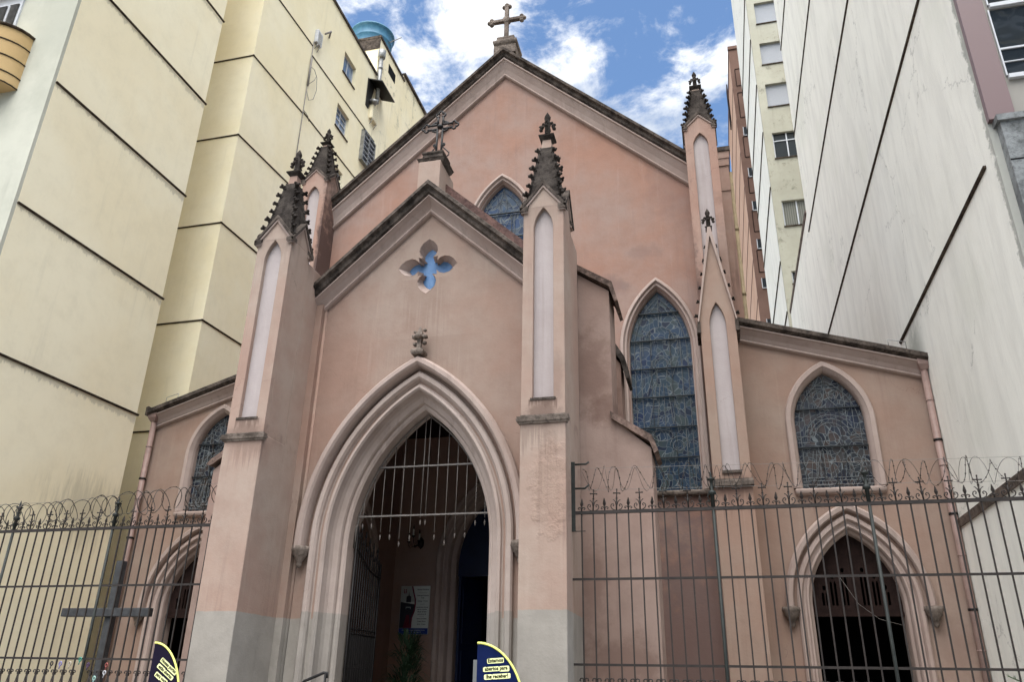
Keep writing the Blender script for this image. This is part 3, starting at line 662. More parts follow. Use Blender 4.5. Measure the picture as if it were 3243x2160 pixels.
def lead_aisle(L, w):
    c = w['cx']
    for s_ in (-1, 1):
        ribbon(L, [(c, 7.5), (c, 7.25), (c + s_ * .04, 7.0), (c + s_ * .2, 6.8)]); ribbon(L, [(c + s_ * .05, 7.28), (c + s_ * .26, 7.3), (c + s_ * .26, 7.22), (c + s_ * .05, 7.2)])
        ribbon(L, circ(c + s_ * .15, 7.08, .09, 10)); ribbon(L, [(c + s_ * .33, 7.2), (c + s_ * .33, 6.35)]); ribbon(L, [(c + s_ * .45, 7.0), (c + s_ * .45, 6.35)]); ribbon(L, circ(c + s_ * .39, 6.3, .075, 12))
        ribbon(L, [(c + s_ * .12, 6.15), (c + s_ * .3, 5.7), (c + s_ * .34, 5.4)])
    for r in (.28, .36, .44): ribbon(L, circ(c, 6.22, r, 14, .2, PI - .2))
    ribbon(L, circ(c + .02, 6.17, .13, 14)); ribbon(L, [(c - .2, 6.02), (c - .05, 5.85), (c + .1, 5.9), (c + .2, 6.05)])
    for k in range(6): ribbon(L, [(c - .36 + k * .06, 5.95), (c - .45 + k * .09, 5.42)])
    for zz in (5.28, 5.36, 5.42): ribbon(L, [(c - .62, zz), (c + .62, zz)])
    for k in range(9): ribbon(L, [(c - .55 + k * .14, 5.28 + .08 * (k % 2)), (c - .55 + k * .14, 5.36 + .06 * (k % 2))])
    for zz, r in ((5.75, .13), (5.6, .1)): ribbon(L, circ(c + .35, zz, r, 12))
    for k, zz in enumerate((6.0, 6.12, 6.24)): ribbon(L, [(c - .62, zz), (c - .4, zz)]); ribbon(L, [(c + .42, zz), (c + .62, zz)])
def lead_mid(L, w):
    c = w['cx']
    for zz, r in ((12.55, .12), (12.4, .2)): ribbon(L, circ(c, zz, r, 14, 0, PI))
    ribbon(L, [(c, 12.95), (c - .05, 12.7), (c - .1, 12.45), (c - .06, 12.3), (c + .06, 12.3), (c + .1, 12.45), (c + .05, 12.7), (c, 12.95)])
    for s_ in (-1, 1):
        ribbon(L, [(c, 11.75), (c + s_ * .12, 11.95), (c + s_ * .2, 12.2)]); ribbon(L, [(c + s_ * .3, 12.2), (c + s_ * .28, 11.6), (c + s_ * .34, 11.0)])
        ribbon(L, circ(c + s_ * .15, 12.05, .14, 12, PI, 2 * PI))
window(wM, 'glass_mid', [12.23, 11.55, 10.8, 10.1], wprof, True, lead_mid)
window(wR, 'glass_big', [9.18, 8.54, 7.89, 7.25, 6.59, 5.95], wprof, True, lead_big)
window(wL, 'glass_big', [9.18, 8.54, 7.89, 7.25, 6.59, 5.95], wprof, False)

# ---- rear pinnacles
for cx in (.36, 2 * CX - .36):
    sh = pinnacle(cx, 15.1, .68, 13.42, .34, 14.66, (9.9, 12.9, 13.24), 0, 1.0, M['shaft'], 3 if cx < 0 else 3, 14.74, zb=0, yb=15.8)
    if cx > 0:   # stepped stone head above the corner shaft, weathered side gable
        pass
# ---- gabled buttress in front of the right rear pinnacle (and its twin)
for sg in (1, -1):
    cx = .345 if sg > 0 else 2 * CX - .345
    m = MB(); hh = .335
    out = [(cx - hh, 5.12), (cx + hh, 5.12), (cx + hh, 8.40), (cx, 10.25), (cx - hh, 8.40)]
    m.plate([out, arch_pts(cx, .155, 8.15, 8.66, 5.28, 0, 8)], 14.5, 14.6)
    m.plate([out], 14.6, 15.1); m.box(cx - hh, cx + hh, 14.49, 15.1, 0, 5.1)
    gb = m.build('gabled_buttress', M['aisle'], church, 'tall pink gabled buttress with a pale blind niche', bevel=.01)
    p = MB(); p.plate([arch_pts(cx, .165, 8.15, 8.67, 5.27, 0, 8)], 14.588, 14.5985); p.build('niche_panel', M['niche'], gb)
    c = MB(); o = .035
    c.plate([[(cx - hh - o, 8.26), (cx - hh - o + .02, 8.24), (cx, 10.16), (cx + hh + o - .02, 8.24), (cx + hh + o, 8.26), (cx + .03, 10.36), (cx - .03, 10.36)]], 14.44, 15.1); c.build('gable_moulding', M['trim'], gb)
    c = MB(); c.plate([[(cx - hh - .07, 8.02), (cx - hh + .01, 8.02), (cx - hh + .01, 8.24), (cx - hh - .045, 8.26)]], 14.46, 15.1); c.plate([[(cx + hh + .07, 8.02), (cx + hh - .01, 8.02), (cx + hh - .01, 8.24), (cx + hh + .045, 8.26)]], 14.46, 15.1); c.build('drip_stop', M['grime'], gb)
    c = MB(); c.hexa([(cx - .36, 14.40, 5.0), (cx + .36, 14.40, 5.0), (cx + .36, 14.55, 5.0), (cx - .36, 14.55, 5.0), (cx - .36, 14.42, 5.08), (cx + .36, 14.42, 5.08), (cx + .345, 14.56, 5.2), (cx - .345, 14.56, 5.2)])
    c.box(cx - .17, cx + .17, 14.46, 14.6, 5.24, 5.29); c.build('ledge', M['grime'], gb)
    c = MB(); c.lathe([(.07, 0), (.09, .02), (.09, .05), (.04, .06)], (cx, 14.55, 10.32), 4, False, PI / 4); c.build('cap', M['grime2'], gb)
    inst(FINIAL, 'finial', gb, (cx, 14.55, 10.37), sc=.95)
    for s_ in (-1, 1):
        for k in range(6):
            t = (k + .3) / 6.2
            inst(CROCK, 'crocket', gb, (cx + s_ * (hh + .03) * (1 - t), 14.62, 8.35 + 1.9 * t), (0, 0, -s_ * PI / 2), 1.45)
# chancel cornice seen past the right rear pinnacle
m = MB(); m.box(.70, .98, 16.6, 20, 0, 13.6); m.build('side_wall', M['shaft'], church)
m = MB(); m.box(.66, 1.06, 16.5, 20, 13.70, 13.82); m.build('side_coping', M['grime'], church)
m = MB(); m.box(.68, 1.03, 16.53, 20, 13.50, 13.698); m.box(.69, 1.01, 16.55, 20, 13.30, 13.498); m.box(.70, .99, 16.58, 20, 12.6, 13.298); m.build('side_cornice', M['shaft'], church)
m = MB(); m.tube([(1.02, 16.75, 0), (1.02, 16.75, 13.2)], .05, 8)
for zz in (11.6, 9.9): m.lathe([(.065, -.04), (.065, .04)], (1.02, 16.75, zz), 8)
m.build('downpipe', M['yellow_pipe'], church, 'yellowish downpipe behind the tall rear pinnacle')

# ---- aisles (right measured, left its mirror image)
for sg in (1, -1):
    fx = (lambda x: x) if sg > 0 else (lambda x: 2 * CX - x)
    FN = lambda p: (fx(p[0]), p[1], p[2])
    def az(x, d=0): return 8.83 - .32 * (x - .73) - d
    m = MB(FN); A = dict(cx=2.29, hw=.64, zs=6.48, za=7.53, zb=5.2)
    dh2 = arch_pts(2.33, .76, 3.1, 4.38, 0, .08, 12)
    m.plate([[(.70, 0)] + dh2 + [(4.17, 0), (4.17, az(4.17, .1)), (.70, az(.70, .1))], arch_pts(A['cx'], A['hw'], A['zs'], A['za'], A['zb'], .03)], 15.75, 16.1)
    m.build('aisle_wall', M['aisle'], church)
    m = MB(FN); ak = [(.70, az(.70)), (4.2, az(4.2))]
    rake(m, ak, [(0, 17.5), (0, 15.60), (.06, 15.58), (.07, 15.48), (.09, 15.42), (.18, 15.42), (.21, 15.47), (.24, 15.55), (.24, 17.5)])
    m.plate([[(4.2, az(4.2)), (4.2, az(4.2, .24)), (4.26, az(4.2, .22)), (4.26, az(4.2, .02))]], 15.45, 17) if sg < 0 else None
    m.build('aisle_coping', M['grime'], church)
    m = MB(FN); rake(m, [(.70, az(.70)), (4.12, az(4.12))], [(.22, 15.55), (.24, 15.50), (.27, 15.50), (.29, 15.54), (.38, 15.64), (.46, 15.69), (.48, 15.66), (.51, 15.65), (.53, 15.68), (.54, 15.75)]); m.build('aisle_moulding', M['trim'], church)
    m = MB(FN); m.hexa([(.7, 15.9, az(.7, .3)), (4.2, 15.9, az(4.2, .3)), (4.2, 33, az(4.2, .3)), (.7, 33, az(.7, .3)), (.7, 15.9, az(.7, .05)), (4.2, 15.9, az(4.2, .05)), (4.2, 33, az(4.2, .05)), (.7, 33, az(.7, .05))]); m.build('aisle_roof', M['roof'], church)
    w = dict(A); w['cx'] = fx(A['cx']); window(w, 'glass_aisle', [6.79, 6.02], aprof, True, lead_aisle)
    # side door arch
    m = MB(FN)
    arch_mold(m, 2.33, .76, 3.1, 4.38, 0, [(.28, 15.75), (.28, 15.69), (.25, 15.66), (.20, 15.66), (.18, 15.70), (.17, 15.74), (.13, 15.75), (.11, 15.72), (.08, 15.72), (.06, 15.76), (.05, 15.84), (.01, 15.88), (0, 15.92), (0, 16.25)], 20)
    dr = m.build('side_portal', M['trim'], church)
    m = MB(FN); arch_mold(m, 2.33, .76, 3.1, 4.38, 3.03, [(.34, 15.75), (.34, 15.64), (.36, 15.60), (.43, 15.59), (.47, 15.64), (.47, 15.76)], 20); m.build('hood_mould', M['trim'], dr)
    for s_ in (-1, 1): corbel(dr, fx(2.33 + s_ * 1.165), 15.66, 3.06, 1.1)
    # wooden tympanum with little carved arches
    m = MB(FN); th = arch_pts(2.33, .78, 3.1, 4.40, 3.0, 0, 12); th = [(x, z_) for x, z_ in th if z_ >= 3.0]
    holes = []
    for k, hgt in ((-.52, .35), (-.36, .62), (-.17, .78), (.17, .78), (.36, .62), (.52, .35)): 
        for q_ in (-.034, .034): holes.append(arch_pts(2.33 + k + q_, .022, 3.10 + hgt * .62, 3.10 + hgt * .72, 3.12, 0, 3))
        holes.append([(2.33 + k + .032 * math.cos(t), 3.10 + hgt * .72 + .075 + .045 * math.sin(t)) for t in [PI * 2 * i / 8 for i in range(8)]])
    m.plate([th] + holes, 16.05, 16.10); ty = m.build('tympanum', M['door_wood'], dr)
    m = MB(FN); m.box(1.55, 3.11, 16.02, 16.12, 2.93, 3.0); m.box(2.31, 2.35, 16.03, 16.06, 3.0, 4.36); m.build('transom', M['door_wood'], dr)
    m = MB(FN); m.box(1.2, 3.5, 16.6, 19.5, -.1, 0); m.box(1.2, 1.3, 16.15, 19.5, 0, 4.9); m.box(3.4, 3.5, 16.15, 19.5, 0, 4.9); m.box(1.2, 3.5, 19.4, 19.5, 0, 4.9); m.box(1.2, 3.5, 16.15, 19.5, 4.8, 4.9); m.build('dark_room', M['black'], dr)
    # downpipe with its hopper, bands
    m = MB(FN); m.tube([(4.09, 15.62, 0), (4.09, 15.62, 7.42)], .066, 10)
    for zz in (6.75, 5.5, 3.9, 2.35): m.lathe([(.073, -.012), (.073, .012)], (4.09, 15.62, zz), 10)
    dp = m.build('downpipe', M['pipe'], church)
    m = MB(FN); m.hexa([(4.03, 15.55, 7.36), (4.15, 15.55, 7.36), (4.15, 15.70, 7.36), (4.03, 15.70, 7.36), (3.98, 15.49, 7.46), (4.2, 15.49, 7.46), (4.2, 15.72, 7.46), (3.98, 15.72, 7.46)])
    m.box(3.98, 4.2, 15.49, 15.72, 7.46, 7.60); m.build('hopper', M['pipe'], dp)
    m = MB(FN)
    for zz in (5.98, 4.62, 3.0): m.lathe([(.078, -.02), (.078, .02)], (4.09, 15.62, zz), 10); m.box(4.08, 4.1, 15.62, 15.76, zz - .012, zz + .012)
    m.build('pipe_clamp', M['iron'], dp)
    m = MB(FN); bz = az(3.7); m.tube([(3.55, 15.6, bz), (3.55, 15.6, bz + .17), (3.86, 15.6, bz + .09), (3.86, 15.6, bz - .06)], .008, 5); m.build('roof_bracket', M['galv'], church)

# ---- inside of the porch: door to the nave, blind arches, ceiling
m = MB(); arch_mold(m, CX, .8, 3.9, 5.35, 0, [(.36, 15.75), (.36, 15.68), (.33, 15.65), (.26, 15.65), (.24, 15.69), (.23, 15.73), (.19, 15.74), (.17, 15.71), (.12, 15.70), (.10, 15.74), (.08, 15.82), (.03, 15.86), (0, 15.9), (0, 16.2)], 20)
nd = m.build('nave_door', M['trim'], church)
m = MB(); m.plate([[p for p in arch_pts(CX, .82, 3.9, 5.37, 3.72, 0, 12)]], 16.05, 16.10); m.build('tympanum', M['blue_wood'], nd, 'navy painted panel over the door')
m = MB(); m.hexa([(-5.19, 16.05, 0), (-5.14, 16.05, 0), (-4.88, 16.75, 0), (-4.93, 16.75, 0), (-5.19, 16.05, 3.72), (-5.14, 16.05, 3.72), (-4.88, 16.75, 3.72), (-4.93, 16.75, 3.72)])
for z0, z1 in ((.3, 1.1), (1.25, 2.3), (2.45, 3.5)):
    m.hexa([(-5.12, 16.12, z0), (-5.10, 16.12, z0), (-4.89, 16.66, z0), (-4.91, 16.66, z0), (-5.12, 16.12, z1), (-5.10, 16.12, z1), (-4.89, 16.66, z1), (-4.91, 16.66, z1)])
m.build('door_leaf', M['blue_wood'], nd, 'navy door leaf standing open inwards')
m = MB(); m.box(-3.63, -3.58, 16.1, 16.85, 0, 3.72); m.build('door_leaf', M['blue_wood'], nd)
m = MB(); m.box(-4.95, -4.63, 18.2, 18.28, 0, 3.9); m.build('inner_screen', M['blue_wood'], church, 'dark navy screen inside the nave')
m = MB(); m.box(-8.5, -.2, 16.2, 27, -.05, 0); m.box(-8.5, -8.4, 16.2, 27, 0, 9); m.box(-.3, -.2, 16.2, 27, 0, 9); m.box(-8.5, -.2, 26.9, 27, 0, 9); m.box(-8.5, -.2, 16.2, 27, 8.9, 9)
m.build('nave_interior', M['cream_room'], church)
m = MB(); m.box(-6.45, -2.36, 11.7, 15.7, 6.6, 6.7); m.build('porch_ceiling', M['door_wood'], church)
m = MB(); m.box(-6.45, -2.36, 10.9, 15.7, .02, .06); m.build('porch_floor', M['stone'], church)
for sg in (-1, 1):
    xw = CX + sg * 2.08; F = lambda a, b, t: (xw - sg * t, a, b)
    m = MB(); arch_mold(m, 13.7, .82, 3.7, 4.75, 0, [(.26, 0.0), (.26, .06), (.2, .08), (.14, .06), (.12, .02), (.08, .04), (.02, .03), (0, -.02)], 14, F); ba = m.build('blind_arch', M['trim'], church)
    m = MB(); m.add([F(a, b, .01) for a, b in arch_pts(13.7, .82, 3.7, 4.75, 0, 0, 10)], [tuple(range(23 + 0))] if False else [tuple(t) for t in tessellate_polygon([[Vector((a, b, 0)) for a, b in arch_pts(13.7, .82, 3.7, 4.75, 0, 0, 10)]])]); m.build('arch_panel', M['porch'], ba)
# iron grille fixed in the head of the portal
m = MB(); gy = 11.68
for zz, k in ((4.86, .81), (4.08, 1.12)): m.box(CX - k, CX + k, gy - .016, gy + .016, zz - .012, zz + .012)
m.tube([(x, gy, z_) for x, z_ in arch_pts(CX, 1.11, 3.6, 5.70, 3.95, 0, 20)], .014, 6)
bt_ = [3.93, 3.93, 3.75, 3.75, 3.64, 3.73, 3.96, 3.96, 3.73, 3.64, 3.75, 3.75, 3.93, 3.93]
bxs = [-1.0, -.85, -.69, -.53, -.37, -.2, -.04, .04, .2, .37, .53, .69, .85, 1.0]
r0 = (1.11 ** 2 + 2.1 ** 2) / 2.22
for dx, zb_ in zip(bxs, bt_):
    tt = math.sqrt(r0 * r0 - (r0 - 1.11 + abs(dx)) ** 2) + 3.6
    m.tube([(CX + dx, gy, zb_ + .08), (CX + dx, gy, tt)], .0065, 6)
    m.lathe([(.003, 0.0), (.014, .045), (.005, .085)], (CX + dx, gy, zb_ - .04), 4, False)
m.build('grille', M['white_iron'], portal, 'pale iron grille with downward spear points in the arch head')
# open gate leaf folded against the left jamb
m = MB(); gx = -5.5
F = lambda a, z_: (gx + .015 * a, 11.72 + a, z_)
def gt(a0, z0, a1, z1, r=.013): m.tube([F(a0, z0), F(a1, z1)], r, 5)
gt(0, 0, 0, 3.95, .022); gt(.98, 0, .98, 3.5, .02)
top = lambda a: 3.62 - .35 * math.sin(a / .98 * PI * .5)
m.tube([F(a / 12 * .98, top(a / 12 * .98)) for a in range(13)], .016, 6)
for k in range(1, 12):
    a = k * .98 / 12; gt(a, .1, a, top(a) + (.18 if k % 2 else .35)); m.lathe([(.004, 0), (.025, .04), (.004, .12)], F(a, top(a) + (.18 if k % 2 else .35)), 4, False)
for zz in (.12, .9, 1.0, 2.35, 2.42): gt(0, zz, .98, zz, .012)
for k in range(1, 24): gt(k * .98 / 24, .12, k * .98 / 24, 2.35, .008)
for k in range(12):
    for zz in (1.2, 1.9): m.tube([F(k * .08 + .04 + .03 * math.cos(t * PI / 4), zz + .03 * math.sin(t * PI / 4)) for t in range(8)], .006, 4, True)
gate = m.build('gate_leaf', M['iron'], portal, 'black wrought iron gate leaf swung open against the jamb')

# ================================================================== THINGS IN AND BEFORE THE PORCH
def text(s, size, mat, name, loc, rot=0, parent=None, offset=0, ext=.0008, align='CENTER', sx=1, ax=None):
    cu = bpy.data.curves.new(name, 'FONT'); cu.body = s; cu.size = size; cu.align_x = align; cu.offset = offset; cu.extrude = ext; cu.resolution_u = 2
    o = bpy.data.objects.new('tmp', cu); COL.objects.link(o); bpy.context.view_layer.update()
    me = bpy.data.meshes.new_from_object(o.evaluated_get(bpy.context.evaluated_depsgraph_get())); bpy.data.objects.remove(o)
    R = Matrix.Rotation(-rot, 4, 'Y') @ Matrix.Rotation(PI / 2, 4, 'X') @ Matrix.Diagonal((sx, 1, 1, 1))
    me.transform(R); me.materials.clear(); me.materials.append(mat); me.name = name
    ob = bpy.data.objects.new(name, me); COL.objects.link(ob); ob.parent = parent; ob.location = Vector(loc) - worldoff(parent)
    return ob
# poster
ps = thing('poster', (-5.99, 15.7, 2.57), 'printed notice board with church photo, opening hours and blue footer on the porch back wall', 'poster')
m = MB(); m.box(-6.295, -5.68, 15.715, 15.735, 2.585, 3.505); m.build('board', M['paper'], ps)
m = MB(); m.box(-6.29, -5.685, 15.710, 15.7145, 2.59, 2.70); m.build('footer', M['blue_print'], ps)
curve = [(-6.04, 3.50), (-6.0, 3.36), (-5.965, 3.25), (-5.96, 3.15), (-5.975, 3.02), (-6.02, 2.9), (-6.03, 2.8), (-6.03, 2.703)]
m = MB(); m.plate([[(-6.29, 3.2), (-6.29, 3.50)] + [(x - .03, z_) for x, z_ in curve[:3]] + [(-5.99, 3.2)]], 15.712, 15.7145); m.build('photo_sky', M['sky_print'], ps)
m = MB(); m.plate([[(-6.29, 2.703), (-6.29, 3.2)] + [(x - .03, z_) for x, z_ in curve[3:]]], 15.712, 15.7145)
m.plate([[(-6.17, 3.19), (-6.17, 3.30), (-6.13, 3.32), (-6.12, 3.40), (-6.11, 3.32), (-6.07, 3.30), (-6.07, 3.19)]], 15.709, 15.7118); m.build('photo_building', M['dark_print'], ps)
m = MB(); m.plate([[(-6.21, 2.703), (-6.15, 2.95), (-6.09, 2.95), (-6.06, 2.703)]], 15.706, 15.7088)
m.plate([curve + [(x - .03, z_) for x, z_ in curve[::-1]]], 15.706, 15.7088)
m.plate([[(-6.23, 3.44), (-6.17, 3.44), (-6.17, 3.38), (-6.20, 3.34), (-6.23, 3.38)]], 15.703, 15.7057); m.build('red_band', M['red_print'], ps)
m = MB(); m.box(-6.204, -6.196, 15.700, 15.7027, 3.345, 3.455); m.box(-6.225, -6.175, 15.700, 15.7027, 3.405, 3.413); m.box(-6.17, -6.07, 15.705, 15.7085, 3.09, 3.1); m.box(-6.17, -6.165, 15.705, 15.7085, 3.06, 3.09); m.box(-6.075, -6.07, 15.705, 15.7085, 3.06, 3.09); m.build('emblem_cross', M['paper'], ps)
for s_, z_, sz_ in (('Nossos Horários', 3.425, .036), ('Celebração Eucarística', 3.31, .028), ('Culto', 3.265, .028), ('Domingo - 10 horas', 3.205, .026), ('Atendimento Pastoral', 3.085, .028), ('segunda a sexta-feira', 3.045, .024), ('Bênção da Saúde', 3.0, .028), ('quarta-feira às 18h', 2.955, .024), ('Horário de Visitas', 2.87, .028), ('Templo Aberto', 2.82, .028), ('09:00 - 17 horas', 2.765, .026)):
    text(s_, sz_, M['ink'], 'text_line', (-5.825, 15.7135, z_), 0, ps, .0006)
m = MB()
for z_, w_ in ((3.37, .09), (3.15, .05), (2.92, .05)): m.box(-5.825 - w_, -5.825 + w_, 15.712, 15.7146, z_, z_ + .003)
m.build('rule_line', M['ink'], ps)
text('Catedral Nacional Anglicana da Santíssima Trindade', .023, M['paper'], 'text_line', (-5.985, 15.7085, 2.655), 0, ps, .0004)
text('Andradas, 1884 - Porto Alegre - RS', .023, M['paper'], 'text_line', (-5.985, 15.7085, 2.618), 0, ps, .0004)
# wall lamp
lamp = thing('wall_lamp', (-6.02, 15.7, 4.4), 'black candelabra wall lamp with three candle sleeves on the porch back wall', 'wall lamp')
m = MB(); m.lathe([(.004, -.12), (.06, -.06), (.07, 0), (.06, .06), (.004, .12)], (-5.93, 15.69, 4.35), 8)
for dx, dz, dy in ((-.12, .0, -.1), (.0, .1, -.18), (.1, .02, -.1)):
    m.tube([(-5.95, 15.68, 4.33), (-6.0 + dx, 15.62 + dy / 2, 4.24), (-6.0 + dx, 15.6 + dy, 4.28 + dz), (-6.0 + dx, 15.6 + dy, 4.34 + dz)], .01, 6)
    m.lathe([(.012, 0), (.04, .01), (.04, .025), (.02, .03)], (-6.0 + dx, 15.6 + dy, 4.33 + dz), 8); m.lathe([(.012, .14), (.016, .17), (.004, .23)], (-6.0 + dx, 15.6 + dy, 4.35 + dz), 6)
m.build('bracket', M['iron'], lamp)
for dx, dz, dy in ((-.12, .0, -.1), (.0, .1, -.18), (.1, .02, -.1)):
    m = MB(); m.lathe([(.018, 0), (.018, .13)], (-6.0 + dx, 15.6 + dy, 4.36 + dz), 8); m.build('candle_sleeve', M['candle'], lamp)
# palm
pl = thing('potted_palm', (-5.42, 14.0, .06), 'dark green potted palm with narrow leaves beneath the poster', 'potted plant')
m = MB(); m.lathe([(.13, 0), (.17, .02), (.22, .38), (.24, .38), (.24, .42), (.19, .42), (.18, .38), (.05, .37)], (-5.42, 14.0, .06), 14); m.build('pot', M['pot'], pl)
rp = random.Random(4)
m = MB()
for k in range(9): a = rp.uniform(0, 6.28); m.tube([(-5.42 + .05 * math.cos(a), 14 + .05 * math.sin(a), .4), (-5.42 + .12 * math.cos(a), 14 + .12 * math.sin(a), 1.0 + .13 * k)], .011, 5)
m.build('stem', M['leaf'], pl)
m = MB()
for k in range(80):
    a = rp.uniform(0, 2 * PI); zb_ = .9 + 1.4 * rp.random() ** .6; r_ = .05 + .1 * rp.random(); o = Vector((-5.42 + r_ * math.cos(a), 14 + r_ * math.sin(a), zb_)); el = rp.uniform(.15, 1.05) + (zb_ - 1.5) * .3
    for j in range(7):
        aa = a + (j - 3) * .27 + rp.uniform(-.08, .08); L = rp.uniform(.3, .6); e2 = el + rp.uniform(-.2, .2)
        d = Vector((math.cos(aa) * math.cos(e2), math.sin(aa) * math.cos(e2), math.sin(e2))); sd_ = Vector((-math.sin(aa), math.cos(aa), 0)) * .013
        mid = o + d * L * .55; tip = o + d * L + Vector((0, 0, -.35 * L * L * 2))
        m.add([o, mid - sd_, mid + sd_, tip], [(0, 1, 2), (1, 3, 2)])
m.build('fronds', M['leaf'], pl)
# feather banners
def feather(x0, ztop, y, wid, hgt, name, lab, clothmat, lines, zlow=.55):
    t = thing(name, (x0, y, 0), lab, 'flag', 'feather banners before the porch')
    n = 22
    arc = [(x0 + wid * math.sin(k / n * PI / 2), ztop - hgt + hgt * math.cos(k / n * PI / 2)) for k in range(n + 1)]
    pts = arc + [(x0 + wid * 1.0, zlow + .25), (x0 + wid * .75, zlow), (x0, zlow)]
    m = MB(); m.plate([pts], y, y + .004); cl = m.build('cloth', clothmat, t)
    m = MB(); m.tube([(a, y - .001, b) for a, b in arc + [(x0 + wid * 1.0, zlow + .25)]], .0125, 8); m.build('edge_sleeve', M['yellow_trim'], cl)
    m = MB(); m.tube([(x0 + wid * 1.0 - .01, y + .012, .05), (x0 + wid * 1.0 - .01, y + .012, ztop - hgt)], .011, 8); m.lathe([(.22, 0), (.22, .02), (.03, .05)], (x0 + wid * .97, y + .012, .0), 12); m.build('pole', M['galv'], t)
    for s_, lx, lz, sz_, rot, ln, sx in lines:
        # pale sticker outline behind each word, black letters in front
        b = MB(); c_, n_ = math.cos(rot), math.sin(rot); W_ = len(s_) * sz_ * .455 * sx; p0 = -W_ / 2; q0 = 0
        for wd in s_.split(' '):
            L_ = len(wd) * sz_ * .455 * sx; a0, a1 = p0 - .010, p0 + L_ + .010; h0, h1 = -.011 - (.008 if 'p' in wd else 0), sz_ * (.62 if wd[0] not in 'ap' else .54) + .006
            pts = []
            for cxx, czz, t0 in ((a1 - .012, h1 - .012, 0), (a0 + .012, h1 - .012, 1), (a0 + .012, h0 + .012, 2), (a1 - .012, h0 + .012, 3)):
                for k in range(5): t_ = (t0 + k / 4) * PI / 2; pts.append((cxx + .014 * math.cos(t_), czz + .014 * math.sin(t_)))
            b.plate([[(lx + p * c_ - q_ * n_, lz + p * n_ + q_ * c_) for p, q_ in pts]], y - .003 - .0004 * q0, y - .0005); q0 += 1
            p0 += L_ + sz_ * .455 * sx
        b.build('lettering_outline', M['pale_yellow'], cl)
        text(s_, sz_, M['ink'], 'lettering', (lx, y - .0050, lz), rot, cl, .0016, sx=sx)
    return t
feather(-7.14, 2.085, 9.5, .49, .82, 'feather_banner', 'dark purple feather banner reading Nossas portas estão abertas, beside the left pier', M['purple_cloth'],
        [('Nossas portas', -6.885, 1.795, .054, -.57, 0, .88), ('estão abertas', -6.922, 1.727, .054, -.57, 0, .86), ('para você', -6.965, 1.655, .054, -.57, 0, .88), ('entrar!', -6.965, 1.53, .054, -.57, 0, .9)])
feather(-2.81, 2.105, 9.5, .56, .72, 'feather_banner', 'navy feather banner with yellow edge reading Estamos abertos para lhe receber!, before the right pier', M['navy_cloth'],
        [('Estamos', -2.589, 1.899, .056, .07, 0, .98), ('abertos para', -2.578, 1.815, .056, .07, 0, .94), ('lhe receber!', -2.563, 1.732, .056, .07, 0, .94)])
t = thing('standing_sign', (-2.75, 9.75, 0), 'pale grey upright sign with black capitals peeking out behind the navy banner', 'sign')
m = MB(); m.box(-2.93, -2.5, 9.75, 9.77, .3, 1.93); m.build('board', M['signgrey'], t); m = MB(); m.box(-2.9, -2.85, 9.7, 9.9, 0, .3); m.box(-2.6, -2.55, 9.7, 9.9, 0, .3); m.build('foot', M['iron'], t)
for s_, z_ in (('IGREJA', 1.80), ('EPISCOPAL', 1.735), ('ANGLICANA', 1.665)): text(s_, .055, M['ink'], 'lettering', (-2.865, 9.745, z_), 0, t, .001, align='LEFT')
# white flag on its staff inside the nave
t = thing('church_flag', (-4.62, 16.9, 0), 'white hanging flag with a dark blue star on a staff inside the doorway', 'flag')
m = MB(); m.tube([(-4.95, 17.0, 2.98), (-4.45, 17.0, 2.96)], .012, 6); m.tube([(-4.62, 17.02, 0), (-4.62, 17.02, 3.0)], .014, 6); m.build('staff', M['door_wood'], t)
m = MB(); rows = []
for k in range(9): x = -4.82 + k * .045; rows.append([(x, 17.0 + .03 * math.sin(k * 1.9), 2.95), (x + .005 * k, 17.0 + .04 * math.sin(k * 1.6), 2.3 - .1 * (k % 3))])
m.strip(rows); fl = m.build('cloth', M['candle'], t)
m = MB(); m.plate([[(-4.73, 2.62), (-4.62, 2.66), (-4.55, 2.75), (-4.52, 2.4), (-4.6, 2.33), (-4.68, 2.4)]], 16.93, 16.935); m.build('blue_field', M['navy_cloth'], fl)
# handrail
m = MB(); m.tube([(-5.6, 9.75, 1.05), (-5.15, 9.72, 1.58), (-5.08, 9.7, 1.66), (-4.83, 9.7, 1.76), (-4.78, 9.7, 1.76), (-4.78, 9.7, 1.70)], .018, 8); m.tube([(-5.5, 9.74, 0), (-5.5, 9.74, 1.15)], .018, 8); m.tube([(-4.8, 9.7, 0), (-4.8, 9.7, 1.76)], .016, 8)
tag(m.build('handrail', M['iron'], None, base=(-5.1, 9.7, 0)), 'black sloping handrail at the foot of the portal, left side', 'handrail')
# timber cross in the side yard
t = thing('wooden_cross', (-10.5, 12.4, 0), 'large dark timber cross standing behind the left fence', 'cross')
m = MB(); m.box(-10.43, -10.29, 12.4, 12.52, 0, 3.60); m.build('upright', M['wood_dark'], t, bevel=.01)
m = MB(); m.box(-11.30, -9.52, 12.34, 12.46, 2.65, 2.79); m.build('crossbar', M['wood_dark'], t, bevel=.01)

